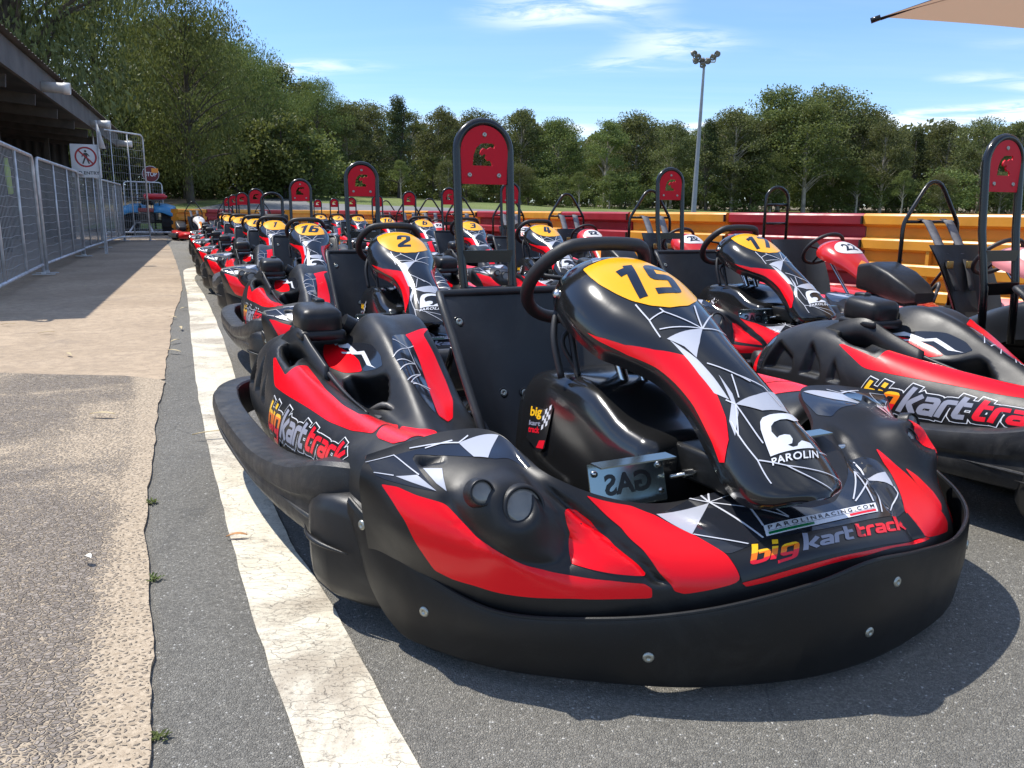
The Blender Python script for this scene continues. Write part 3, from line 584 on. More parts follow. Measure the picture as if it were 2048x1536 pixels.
SKIRT = [(-.684,-.418),(-.668,-.475),(-.640,-.545),(-.604,-.615),(-.515,-.742),(-.375,-.862),(-.22,-.950),(-.04,-1.006),(.10,-1.018),(.235,-1.006),(.40,-.968),(.53,-.905),(.62,-.82),(.675,-.725),(.70,-.61),(.705,-.50)]
SK_TOP = [.285,.262,.228,.190,.150,.160,.182,.215,.238,.226,.208,.215,.225,.24,.28,.32]
SK_BOT = [.225,.110,.045,.034,.032,.034,.030,.028,.028,.030,.034,.038,.04,.05,.08,.2]
def build_kart():
    K = empty('racing_kart')
    # bumper skirt: a bent plastic sheet
    zz_ = [Vector((x, y, 0)) for x, y in SKIRT]; path = catmull(zz_, 8); tp = catmull([Vector((t, b, 0)) for t, b in zip(SK_TOP, SK_BOT)], 8)
    secs = []
    for i, p in enumerate(path):
        t = (path[min(i+1, len(path)-1)]-path[max(i-1, 0)]).normalized(); nrm = Vector((t.y, -t.x, 0)); nrm = nrm if nrm.dot(Vector((p.x, p.y+.3, 0))) > 0 else -nrm
        zt, zb = tp[i].x, tp[i].y; h = zt-zb; lean = .012
        sec = []
        for q, fr in ((0, 0), (0, .03), (0, .5), (0, .93), (0, 1.0)):
            bul = .006*math.sin(math.pi*fr)
            sec.append(p+nrm*(lean*fr+bul-(.003 if fr in (0, 1.0) else 0))+Vector((0, 0, zb+h*fr)))
        for fr in (1.0, .93, .5, .03, 0):
            bul = .006*math.sin(math.pi*fr)
            sec.append(p+nrm*(lean*fr+bul-.014+(.003 if fr in (0, 1.0) else 0))+Vector((0, 0, zb+h*fr)))
        secs.append(sec)
    mb = MB(); mb.loft(secs); mb.tube([s_[4]+(s_[5]-s_[4])*.35 for s_ in secs], .0042, 8); bump = mb.build('front_bumper', M['skirt'], K, sharp=28)
    bm = bmesh.new(); bm.from_mesh(bump.data)
    from mathutils.bvhtree import BVHTree
    bv = BVHTree.FromBMesh(bm)
    for (x, y, z) in [(-.68,-.46,.245),(-.606,-.61,.115),(-.31,-.90,.090),(.105,-1.02,.092),(.165,-1.01,.185),(.52,-.91,.155),(.60,-.84,.09)]:
        hit = bv.find_nearest(Vector((x*1.05, y*1.05, z)))
        n = hit[1]; n = n if n.dot(Vector((x, y+.2, 0))) > 0 else -n
        bolt_mb(hit[0], n, .0105, .003).build('bolt', M['bolt'], bump)
    bm.free()
    # nose fairing
    nf = shell(nose, 205, 73).build('nose_fairing', M['plastic'], K, fix=False)
    st = stickers('nose', ['gloss', 'red', 'silver', 'line']); st.build('sticker', [M[k] for k in ('gloss', 'red', 'silver', 'line')], nf, fix=False)
    mb = MB(); q = sc2(nose, DEC['q_bkt'][2]); V, F = fill2([tuple(p) for p in q]); lay(mb, nose, V, F, .0024, .008)
    mb.mi = 1; q = sc2(nose, DEC['q_strip'][2]); V, F = fill2([tuple(p) for p in q]); lay(mb, nose, V, F, .0024, .008)
    Q = DEC['q_strip'][2]
    def sub(x0, y0, x1, y1): qq = sc2(nose, Q); return [tuple(quadmap(qq, x, y)) for x, y in ((x0, y0), (x1, y0), (x1, y1), (x0, y1))]
    for mi, b in ((2, (.02, .10, .36, .34)), (3, (.70, .10, .98, .34))):
        mb.mi = mi; V, F = fill2(sub(*b)); lay(mb, nose, V, F, .0029, .008)
    mb.mi = 0; V, F = fill2(sub(.02, .42, .98, .45)); lay(mb, nose, V, F, .0029, .008)
    lay_text(mb, nose, Q, 'PAROLINRACING.COM', .0030, .012, (.025, .52, .975, .90), space=1.5, step=.008)
    mb.build('banner', [M['ink'], M['white'], M['green'], M['redtext']], nf, fix=False)
    lay_bkt(nose, DEC['q_bkttext'][2], False, nf, off=.0034).build('lettering', BKT_M(), nf, fix=False)
    for (c, d, r) in [((-.474,-.762,.344),(-.02,-1,.40),.034), ((-.543,-.735,.374),(-.05,-1,.38),.020), ((.497,-.775,.348),(.06,-1,.42),.033), ((.566,-.730,.379),(.08,-1,.40),.019)]:
        c = Vector(c); d = Vector(d).normalized(); mb = MB()
        mb.lathe([(.0001, .001), (r*.7, .0008), (r*.95, -.0006), (r, -.003)], c, c+d, 32); mb.mi = 1
        mb.lathe([(r, -.004), (r*1.02, .0025), (r*1.08, .0040), (r*1.17, .001), (r*1.28, -.008), (r*1.38, -.022)], c, c+d, 32)
        mb.build('headlight', [M['glass'], M['plastic']], K, fix=False)
    # corner bodies behind the bumper ends
    for sx in (-1, 1):
        mb = MB(); secs = []
        for t, (cx, cy, w, d, z0, z1) in enumerate([(-.660,-.215,.03,.03,.14,.19),(-.668,-.225,.052,.05,.10,.222),(-.672,-.255,.066,.06,.075,.250),(-.674,-.31,.072,.07,.06,.268),(-.660,-.37,.070,.07,.052,.282),(-.634,-.43,.056,.07,.05,.275),(-.60,-.50,.045,.07,.06,.22),(-.55,-.58,.035,.06,.065,.18)]):
            sec = []
            for k in range(16):
                a = 2*math.pi*k/16; ca, sa = math.cos(a), math.sin(a); sec.append((sx*abs(cx)+w*np.sign(ca)*abs(ca)**.42, cy, (z0+z1)/2+(z1-z0)/2*np.sign(sa)*abs(sa)**.42))
            secs.append(sec)
        mb.loft(secs)
        mb.tube(catmull([(sx*.742, -.235, .175), (sx*.752, -.31, .178), (sx*.738, -.37, .176), (sx*.70, -.43, .17)], 4), [.001+.005*math.sin(math.pi*k/12) for k in range(13)], 8)
        mb.build('bumper_corner', M['plastic'], K)
    # steering fairing
    sf = shell(steer, 157, 73).build('steering_fairing', M['glossplastic'], K, fix=False)
    sf.data.materials.append(M['glossplastic'])
    stickers('steer', ['silver', 'line', 'white']).build('sticker', [M[k] for k in ('silver', 'line', 'white')], sf, fix=False)
    mb = MB()
    for sg in (0, 1):
        pl = sc2(steer, [(u, v if sg == 0 else 12-v) for u, v in DEC['s_trim'][2]]); V, F = fill2(pl); lay(mb, steer, V, F, .0014)
    mb.build('trim', M['red'], sf, fix=False)
    stickers('steer', ['yellow']).build('number_plate', M['yellow'], sf, fix=False)
    mb = MB(); lay_text(mb, steer, DEC['q_par'][2], 'PAROLIN', .0024, .02, (0, 0, 1, 1), space=1.1); mb.build('lettering', M['white'], sf, fix=False)
    # steering wheel
    c = Vector((-.012, -.205, .690)); ax = Vector((0, .70, .71)).normalized(); ux = Vector((1, 0, 0)); uy = ax.cross(ux); uy = -uy if uy.y > 0 else uy
    pts = []
    for k in range(40):
        a = 2*math.pi*k/40; r = .156; x = r*math.cos(a); y = r*math.sin(a)
        if y > .118: y = .118+(y-.118)*.25
        pts.append(c+ux*x+uy*y*1.0)
    mb = MB(); mb.tube(pts, .0165, 14, closed=True, flat=1.0); sw = mb.build('steering_wheel', M['wheelgrip'], K)
    mb = MB()
    for a in (math.radians(8), math.radians(172), math.radians(-90)):
        mb.tube([c+ax*-.012, c+(ux*math.cos(a)+uy*math.sin(a))*.155], [.017, .013], 8, flat=.4)
    mb.cyl(c-ax*.03, c+ax*.008, .038, n=20); mb.build('spoke', M['wheelgrip'], sw)
    # steering column, brackets, hoses
    b0 = Vector((0, -.62, .14)); mb = MB(); mb.cyl(b0, c-ax*.02, .0105, n=14)
    for (x, y0, z0, y1, z1, r) in [(-.028, -.42, .455, -.33, .60, .012), (.020, -.44, .44, -.35, .60, .012)]: mb.cyl((x, y0, z0), (x, y1, z1), r, n=14); mb.cyl((x, y1-.01, z1-.02), (x, y1, z1), r*1.5, n=14)
    mb.build('steering_column', M['chrome'], K)
    mb = MB()
    mb.tube(catmull([(-.15, -.33, .47), (-.155, -.30, .56), (-.13, -.27, .62), (-.10, -.27, .60), (-.10, -.31, .50), (-.10, -.33, .45)], 6), .0085, 8)
    mb.tube(catmull([(-.09, -.33, .46), (-.12, -.28, .55), (-.06, -.29, .60), (-.0, -.33, .63)], 6), .006, 8); mb.build('hose', M['wheelgrip'], K)
    mb = MB(); mb.box((-.085, -.31, .615), (.004, .05, .10), Matrix.Rotation(.4, 3, 'X')); mb.box((-.05, -.33, .60), (.06, .004, .06)); mb.lathe([(.0001, .006), (.009, .005), (.011, 0)], (-.148, -.295, .665), (-.16, -.30, .67), 12); mb.build('bracket', M['chrome'], K)
    # fuel tank
    secs = []
    for (y, zt, w, tp) in [(-.085,.30,.10,.02),(-.095,.36,.135,.03),(-.115,.415,.155,.03),(-.16,.455,.160,.03),(-.23,.474,.162,.03),(-.33,.478,.162,.03),(-.40,.476,.162,.03),(-.455,.466,.162,.03),(-.50,.446,.162,.03),(-.54,.425,.160,.025),(-.58,.411,.156,.02),(-.625,.404,.150,.015),(-.655,.397,.145,.01),(-.668,.38,.13,.01)]:
        sec = []; zb = .075
        for k in range(36):
            a = 2*math.pi*k/36; ca, sa = math.cos(a), math.sin(a); z = (zt+zb)/2+(zt-zb)/2*np.sign(sa)*abs(sa)**.30; sec.append((-.008+(w-tp*max(0, (z-zb)/(zt-zb)-.4))*np.sign(ca)*abs(ca)**.30, y, z))
        secs.append(sec)
    mb = MB(); mb.loft(secs); tk = mb.build('fuel_tank', M['glossplastic'], K)
    mb = MB(); mb.cyl((.06, -.33, .465), (.06, -.33, .492), .036, n=18)
    for k in range(9): mb.cyl((.06+.036*math.cos(k*.7), -.33+.036*math.sin(k*.7), .465), (.06+.036*math.cos(k*.7), -.33+.036*math.sin(k*.7), .49), .005, n=6)
    mb.build('filler_cap', M['plastic'], tk)
    mb = MB(); q3 = lambda u, v: (-.1712+.012*v, -.195-.115*u, .285+.095*v+.02*u)
    def flat(pl, off, mi): V, F = fill2(pl); mb.mi = mi; mb.add([Vector(q3(*p))-Vector((off, 0, 0)) for p in V], F, False)
    flat([(0, .1), (.3, -.05), (.6, -.25), (.85, -.1), (.9, .3), (1, .95), (.6, .9), (.1, 1)], .0, 0)
    for wi, (w_, y0, h, mi) in enumerate((('big', .62, .33, 1), ('kart', .45, .13, 5), ('track', .26, .17, 3))):
        V, F, a = text_mesh(w_, .03); mb.mi = mi; mb.add([Vector(q3(.06+x*.5, y0+y*h))-Vector((.0008, 0, 0)) for x, y in V], F, False)
    for i in range(4):
        for j in range(4):
            if (i+j) % 2 == 0: flat([(.62+i*.08, .35+j*.12+i*.05), (.70+i*.08, .40+j*.12+i*.05), (.70+i*.08, .52+j*.12+i*.05), (.62+i*.08, .47+j*.12+i*.05)], .0008, 2)
    flat([(.5, -.12), (.8, -.12), (.85, .1), (.6, .08)], .0008, 3)
    mb.build('sticker', [M['ink'], M['gold'], M['white'], M['redtext'], M['orange'], M['grey']], tk, fix=False)
    # box bracket in front of the tank
    mb = MB(); mb.rbox((.0, -.735, .355), (.14, .17, .07), .010); mb.build('footwell_box', M['skirt'], K)
    mb = MB(); mb.box((0, -.2, .055), (.62, 1.0, .006)); mb.build('floor_tray', M['skirt'], K)
    mb = MB()
    for sx in (-1, 1):
        mb.tube(catmull([(sx*.26, -.78, .09), (sx*.31, -.6, .08), (sx*.33, -.2, .075), (sx*.30, .3, .08), (sx*.32, .8, .10)], 5), .015, 8); mb.tube([(sx*.33, -.3, .09), (sx*.62, -.28, .13), (sx*.64, .3, .13), (sx*.33, .32, .09)], .010, 8)
        mb.tube([(sx*.30, -.60, .12), (sx*.60, -.60, .14)], .012, 8)
    for y in (-.78, .3, .8): mb.tube([(-.3, y, .09), (.3, y, .09)], .014, 8)
    mb.tube([(-.62, .62, .145), (.62, .62, .145)], .02, 10); mb.tube([(-.3, -.60, .12), (.3, -.60, .12)], .012, 8)
    mb.tube([(-.09, .80, .10), (-.09, .52, .33), (-.088, .47, .42)], .012, 8); mb.tube([(.09, .80, .10), (.09, .52, .33), (.088, .47, .42)], .012, 8)
    mb.build('chassis', M['frame'], K)
    # pedals: folded plates with the word cut through
    for sx, word in ((-1, 'GAS'), (1, 'BRAKE')):
        mb = MB(); x0, x1 = (-.300, -.125) if sx < 0 else (.165, .30); y0 = -.700; zb = .290; zt = .380
        for (a, b) in (((x0, y0-.025, zb), (x1, y0+.0, zt)),):
            mb.box(((x0+x1)/2, y0, (zb+zt)/2), (x1-x0, .003, zt-zb), Matrix.Rotation(-.30, 3, 'X')); mb.box(((x0+x1)/2, y0-.018, zt+.004), (x1-x0, .036, .003)); mb.box(((x0+x1)/2, y0+.03, zb-.006), (x1-x0+.02, .06, .003))
        pe = mb.build('pedal', M['pedal'], K)
        V, F, a = text_mesh(word, .03); mb = MB(); R = Matrix.Rotation(-.30, 3, 'X')
        mb.add([Vector(((x0+x1)/2, y0, (zb+zt)/2))+R @ Vector(((.5-x)*.11, -.0022, (y-.5)*.042)) for x, y in V], F, False); mb.build('lettering', M['ink'], pe, fix=False)
        mb = MB()
        for xx in (x0+.012, x1-.012):
            mb.lathe([(.0001, .007), (.006, .007), (.007, 0)], (xx, y0-.004, zb+.02), (xx, y0-.1, zb+.02), 10); mb.lathe([(.0001, .007), (.006, .007), (.007, 0)], (xx, y0+.008, zb+.07), (xx, y0-.1, zb+.07), 10)
            mb.tube([(xx, y0, zb), (xx, y0+.05, zb-.03), (xx, y0+.08, .1)], .005, 6)
        mb.tube([(x1, y0-.02, zb+.05), (x1+.07, y0-.03, zb+.055), (x1+.10, y0-.02, zb+.05)], .004, 6); mb.cyl((x1+.03, y0-.022, zb+.052), (x1+.05, y0-.025, zb+.053), .009, n=6)
        mb.build('linkage', M['chrome'], pe)
    # seat: moulded bucket
    rows = [(.170,.628,.264,.015),(.162,.60,.272,.04),(.140,.52,.272,.075),(.105,.42,.270,.105),(.06,.32,.266,.13),(.01,.235,.250,.12),(-.06,.175,.235,.085),(-.15,.150,.22,.055),(-.26,.150,.205,.045),(-.345,.172,.195,.03),(-.365,.165,.19,.02)]
    S = []
    for (y, z, w, wing) in rows:
        row = []
        for k in range(15):
            t = (k-7)/7; e = abs(t)**2.6; t2 = t*(1-.02*0)
            if z > .2: row.append((w*t, y-wing*e*1.45, z+.0*e))
            else: row.append((w*t, y, z+wing*e*1.6))
        S.append(row)
    ss = Surf(S, .1, .05); P, F = ss.grid(61, 71); mb = MB(); mb.add(P, F)
    U = np.linspace(0, ss.ni-1, 61); edge = []
    edgeL = [Vector(p) for p in ss.pos(U, U*0)]; edgeR = [Vector(p) for p in ss.pos(U, U*0+14)]; top = [Vector(p) for p in ss.pos(np.zeros(40), np.linspace(0, 14, 40))]
    mb.tube(edgeL[::-1]+top[1:-1]+edgeR, .0115, 10)
    back = [p+Vector((0, .016, 0)) for p in map(Vector, P)]; mb.add(back, [f[::-1] for f in F])
    seat = mb.build('seat', M['seat'], K, fix=False)
    for (x, z) in [(-.215, .555), (.215, .555), (-.105, .355), (-.035, .345), (.035, .345), (.105, .355)]:
        # find the shell at that height
        jj = 7+7*x/.255; us = np.linspace(0, 6, 200); pp = ss.pos(us, us*0+jj); i = int(np.argmin(abs(pp[:, 2]-z))); p = Vector(pp[i])
        mb = MB(); mb.lathe([(.011, .0035), (.0145, .004), (.0165, 0)], p+Vector((0, -.001, 0)), p+Vector((0, -1, .25)), 18); mb.mi = 1; mb.lathe([(.0001, .005), (.0035, .005), (.004, .0065), (.0095, .006), (.0105, .0035)], p+Vector((0, -.001, 0)), p+Vector((0, -1, .25)), 18); mb.build('bolt', [M['frame'], M['bolt']], seat, fix=False)
    # roll hoop and head plate
    R0 = .090; zc = 1.030; pts = [(-.082, .375, .40), (-.083, .385, .60), (-R0, .415, .80), (-R0, .43, zc)]
    arc = [(-R0*math.cos(a), .43, zc+R0*math.sin(a)) for a in [math.pi*k/16 for k in range(1, 16)]]
    mb = MB(); mb.tube(pts+arc+[(-x, y, z) for x, y, z in pts[::-1]], .0135, 12); mb.box((0, .396, .715), (.17, .012, .038)); mb.box((0, .385, .60), (.165, .006, .05), Matrix.Rotation(.5, 3, 'X'))
    hoop = mb.build('roll_hoop', M['frame'], K)
    cu = bpy.data.curves.new('p', 'CURVE'); cu.dimensions = '2D'; cu.fill_mode = 'BOTH'; cu.extrude = .003
    w = .080; z0 = .935; out = [(-w+.006, z0), (w-.006, z0), (w, z0+.006)]+[(w*math.cos(a), zc+(w+.004)*math.sin(a)) for a in [math.pi*k/24 for k in range(0, 25)]]+[(-w, z0+.006)]
    em = [(325,272),(330,220),(345,185),(370,163),(400,159),(440,160),(452,165),(447,185),(428,178),(405,190),(385,184),(372,196),(366,214),(378,222),(390,212),(402,218),(396,232),(410,248),(425,246),(434,258),(438,272)]
    em = [((x-391)*.000600, z0+(365-y)*.00060) for x, y in em]
    for pl in (out, em):
        sp = cu.splines.new('POLY'); sp.points.add(len(pl)-1); sp.use_cyclic_u = True
        for k, (x, z) in enumerate(pl): sp.points[k].co = (x, z, 0, 1)
    o = bpy.data.objects.new('p', cu); COL.objects.link(o); dg = bpy.context.evaluated_depsgraph_get(); dg.update(); me = bpy.data.meshes.new_from_object(o.evaluated_get(dg)); bpy.data.objects.remove(o)
    me.transform(Matrix.Translation((0, .424, 0)) @ Matrix.Rotation(math.pi/2, 4, 'X')); me.name = 'head_plate'; me.materials.clear(); me.materials.append(M['plate'])
    hp = bpy.data.objects.new('head_plate', me); COL.objects.link(hp); hp.parent = hoop
    for x, z in ((0, 1.083), (-.050, .962), (.050, .962)): bolt_mb((x, .4205, z), (0, -1, 0), .0075, .003).build('bolt', M['bolt'], hp)
    # side pods and rails
    pm = shell(pod, 261, 113); st = stickers('pod', ['gloss', 'red', 'silver', 'line', 'white'])
    hole = MB()
    for k, off in (('h_mouth', -.045), ('h_win', -.065)):
        pass
    bk = lay_bkt(pod, DEC['q_bktpod'][2], True, None)
    rail = MB(); rp = catmull([(-.55,-.34,.24),(-.62,-.345,.24),(-.680,-.27,.235),(-.712,-.12,.210),(-.738,.15,.190),(-.752,.45,.195),(-.752,.70,.205),(-.725,.88,.215),(-.64,.99,.22),(-.50,1.035,.22)], 9)
    hh = catmull([(.08,.04,0),(.098,.05,0),(.096,.05,0),(.074,.05,0),(.058,.05,0),(.056,.05,0),(.056,.05,0),(.058,.05,0),(.055,.045,0),(.05,.03,0)], 9); secs = []
    for i, p in enumerate(rp):
        t = (rp[min(i+1, len(rp)-1)]-rp[max(i-1, 0)]).normalized(); nn = Vector((t.y, -t.x, 0)).normalized(); nn = nn if nn.x < 0 or i > 70 else -nn
        if i > 60: nn = Vector((p.x, p.y-.3, 0)).normalized()
        h, w_ = hh[i].x, hh[i].y; sec = []
        prof = [(-.6, -1), (.30, -.99), (.60, -.90), (.84, -.55), (.86, -.22), (.80, -.06), (.84, .06), (1.0, .18), (1.04, .40), (1.0, .72), (.90, .90), (.70, .98), (.0, 1.0), (-.5, 1.0), (-.6, .9)]
        for a, b in prof: sec.append(p+nn*w_*a+Vector((0, 0, h*b)))
        secs.append(sec)
    rail.loft(secs)
    # scallops pressed into the rail show as raised lips
    for (i0, i1, b) in ((34, 66, -.25), (50, 78, -.62), (14, 30, -.35), (10, 24, -.7)):
        pts_ = []
        for i in range(i0, min(i1, len(rp)-1)):
            t = (rp[i+1]-rp[i-1]).normalized(); nn = Vector((t.y, -t.x, 0)).normalized(); nn = -nn if nn.x > 0 else nn; h, w_ = hh[i].x, hh[i].y; f = (i-i0)/(i1-i0)
            pts_.append(rp[i]+nn*w_*(.84 if b > -.5 else .60)+Vector((0, 0, h*(b+.45*(f-.5)))))
        rail.tube(pts_, [.0005+.0055*math.sin(math.pi*k/(len(pts_)-1)) for k in range(len(pts_))], 8)
    def mirrored(mb):
        m = MB(); m.v = [(-x, y, z) for x, y, z in mb.v]; m.f = [f[::-1] for f in mb.f]; m.m = list(mb.m); m.sm = list(mb.sm); return m
    class _Q: pass
    for sx in (-1, 1):
        f = (lambda m: m) if sx < 0 else mirrored
        po = f(pm).build('side_pod', M['plastic'], K, fix=False)
        f(st).build('sticker', [M[k] for k in ('gloss', 'red', 'silver', 'line', 'white')], po, fix=False)
        if sx < 0: bk.build('lettering', BKT_M(), po, fix=False)
        else:
            q = DEC['q_bktpod'][2]; dq = [q[1], q[0], q[3], q[2]]; k0 = 'q_mir'
            mirrored(lay_bkt(pod, dq, True, None)).build('lettering', BKT_M(), po, fix=False)
        f(rail).build('side_rail', M['rubber'], K, sharp=32)
        # fin beside the engine cover and the cover's lip
        mb = MB(); fin = [(-.60,.60,.445),(-.588,.52,.485),(-.578,.44,.497),(-.568,.36,.462),(-.56,.24,.422),(-.555,.08,.39),(-.55,-.10,.375)]
        fp = catmull(fin, 7); mb.tube(fp, [.003+.007*math.sin(math.pi*min(1, (k+4)/len(fp))) for k in range(len(fp))], 8)
        m2 = MB(); top_ = catmull([(-.612,.60,.455),(-.598,.52,.497),(-.585,.43,.515),(-.575,.34,.478),(-.565,.22,.435)], 8); bot = [p-Vector((0, 0, .09)) for p in top_]
        secs = [[(p.x-.004, p.y, p.z), (p.x+.006, p.y, p.z), (q.x+.010, q.y, q.z), (q.x-.008, q.y, q.z)] for p, q in zip(top_, bot)]; mb.loft(secs)
        f(mb).build('fin', M['plastic'], po)
        mb = MB(); mb.rbox((-.525, .47, .535), (.125, .15, .085), .028, Matrix.Rotation(.10, 3, 'X')); mb.rbox((-.525, .47, .495), (.135, .16, .03), .012); mb.rbox((-.505, .53, .580), (.03, .05, .02), .006); mb.cyl((-.45, .47, .52), (-.40, .47, .49), .03, n=16)
        f(mb).build('air_box', M['plastic'], K)
        mb = MB(); mb.rbox((-.47, .02, .26), (.16, .22, .14), .02)
        for k in range(6): mb.box((-.47, .02, .19+k*.025), (.20, .24, .006))
        mb.cyl((-.52, -.04, .30), (-.52, -.04, .35), .022, n=14); mb.tube(catmull([(-.50, .10, .32), (-.46, .02, .36), (-.42, -.06, .30)], 5), .009, 8); f(mb).build('engine', M['engine'], K)
        mb = MB(); mb.cyl((-.535, .06, .318), (-.535, .06, .345), .022, n=16); f(mb).build('oil_cap', M['enginered'], K)
        # wheels
        for (wx, wy, r, w_) in ((.54, -.56, .115, .10), (.565, .62, .135, .16)):
            c0 = Vector((sx*(wx-w_/2), wy, r)); c1 = Vector((sx*(wx+w_/2), wy, r)); we = MB()
            we.lathe([(r*.55, 0), (r*.80, -.004), (r*.95, .008), (r, .025), (r, w_-.025), (r*.95, w_-.008), (r*.80, w_+.004), (r*.55, w_)], c0, c1, 36)
            ty = we.build('wheel', M['tyre'], K); rm = MB(); rm.lathe([(r*.56, 0), (r*.50, .02), (r*.2, .035), (.0001, .035)], c1, c0, 28); rm.lathe([(r*.56, 0), (r*.50, .02), (r*.2, .035), (.0001, .035)], c0, c1, 28); rm.build('rim', M['rim'], ty)
    # rear bumper
    mb = MB(); secs = []
    for k in range(17):
        t = (k-8)/8; x = .56*t; y = 1.045-.05*t*t; sec = []
        for a in range(14):
            an = 2*math.pi*a/14; ca, sa = math.cos(an), math.sin(an); sec.append((x, y-.02+.035*np.sign(ca)*abs(ca)**.6, .235+.085*np.sign(sa)*abs(sa)**.6))
        secs.append(sec)
    mb.loft(secs); mb.build('rear_bumper', M['rubber'], K)
    return K
_nm = {}
DIGIT = {'0': [[(.30,.13),(.14,.13),(.14,.87),(.46,.87),(.46,.13),(.30,.13)]], '1': [[(.34,0),(.34,1)],[(.34,.84),(.08,.76)]], '2': [[(.10,.62),(.10,.90),(.49,.90),(.49,.56),(.12,.20),(.12,.10),(.60,.10)]],
 '3': [[(.06,.90),(.49,.90),(.49,.10),(.06,.10)],[(.20,.51),(.42,.51)]], '4': [[(.44,0),(.44,1)],[(.24,1.0),(.14,.32),(.62,.32)]], '5': [[(.58,.90),(.13,.90),(.13,.53),(.49,.53),(.49,.10),(.04,.10)]],
 '6': [[(.54,.90),(.12,.90),(.12,.10),(.49,.10),(.49,.53),(.16,.53)]], '7': [[(.04,.87),(.50,.87),(.22,0)]], '8': [[(.30,.13),(.13,.13),(.13,.87),(.47,.87),(.47,.13),(.30,.13)],[(.16,.5),(.44,.5)]], '9': [[(.44,.48),(.14,.48),(.14,.87),(.47,.87),(.47,.13),(.10,.13)]]}
def number_mesh(txt):
    if txt in _nm: return _nm[txt]
    mb = MB(); q = DEC['q_num'][2]; n = len(txt)
    box = (-.05, .0, 1.03, .92) if n == 2 else (.24, .03, .74, .90)
    if txt == '1': box = (.36, .03, .62, .90)
    x0, y0, x1, y1 = box; qq = sc2(steer, q); tot = sum(.42 if c == '1' else .60 for c in txt)+.10*(n-1); x = 0; k = 0
    for ch in txt:
        for pl in DIGIT[ch]:
            V, F = ribbon(round_path(pl, .07), .195, 0); V, F = refine2(V, F, .2); k += 1
            V2 = []
            for px, py in V:
                fx = (x+px-(.08 if ch == '1' else 0))/tot+.10*(py-.5); p = quadmap(qq, x0+(x1-x0)*fx, y0+(y1-y0)*py); V2.append((p.x, p.y))
            lay(mb, steer, V2, F, .0022+k*.00006)
        x += (.42 if ch == '1' else .60)+.10
    _nm[txt] = mb.mesh('race_number', M['digit']); return _nm[txt]
def give_number(K, txt):
    sf = [c for c in K.children if c.name.startswith('steering_fairing')][0]
    o = bpy.data.objects.new('race_number', number_mesh(txt)); COL.objects.link(o); o.parent = sf
KART = build_kart()
# ---------------------------------------------------------------- ground
def mixn(t, fac, a, b, blend='MIX'):
    x = t.nodes.new('ShaderNodeMix'); x.data_type = 'RGBA'; x.blend_type = blend
    for s_, v in ((0, fac), (6, a), (7, b)):
        if isinstance(v, (int, float)): x.inputs[s_].default_value = v
        elif isinstance(v, tuple): x.inputs[s_].default_value = (*v, 1)
        else: t.links.new(v, x.inputs[s_])
    return x.outputs[2]
def nz(t, co, scale, detail=4, rough=.55, dist=0):
    n = t.nodes.new('ShaderNodeTexNoise'); n.inputs['Scale'].default_value = scale; n.inputs['Detail'].default_value = detail; n.inputs['Roughness'].default_value = rough; n.inputs['Distortion'].default_value = dist; t.links.new(co, n.inputs['Vector']); return n.outputs['Fac']
def vor(t, co, scale, feat='F1', out='Distance', rnd=1):
    n = t.nodes.new('ShaderNodeTexVoronoi'); n.feature = feat; n.inputs['Scale'].default_value = scale; n.inputs['Randomness'].default_value = rnd; t.links.new(co, n.inputs['Vector']); return n.outputs[out]
def rng(t, v, a, b, c=0, d=1, smooth=True):
    r = t.nodes.new('ShaderNodeMapRange'); r.interpolation_type = 'SMOOTHSTEP' if smooth else 'LINEAR'; t.links.new(v, r.inputs[0])
    for i, q in enumerate((a, b, c, d)): r.inputs[i+1].default_value = q
    return r.outputs[0]
def mth(t, op, a, b=0):
    n = t.nodes.new('ShaderNodeMath'); n.operation = op
    for i, v in enumerate((a, b)):
        if isinstance(v, (int, float)): n.inputs[i].default_value = v
        else: t.links.new(v, n.inputs[i])
    return n.outputs[0]
def gmat(name, rough=.85):
    m = bpy.data.materials.new(name); m.use_nodes = True; t = m.node_tree; b = t.nodes['Principled BSDF']; b.inputs['Roughness'].default_value = rough
    g = t.nodes.new('ShaderNodeNewGeometry'); return m, t, b, g.outputs['Position']
def bump(t, b, h, strength, dist):
    n = t.nodes.new('ShaderNodeBump'); n.inputs['Strength'].default_value = strength; n.inputs['Distance'].default_value = dist; t.links.new(h, n.inputs['Height']); t.links.new(n.outputs[0], b.inputs['Normal'])
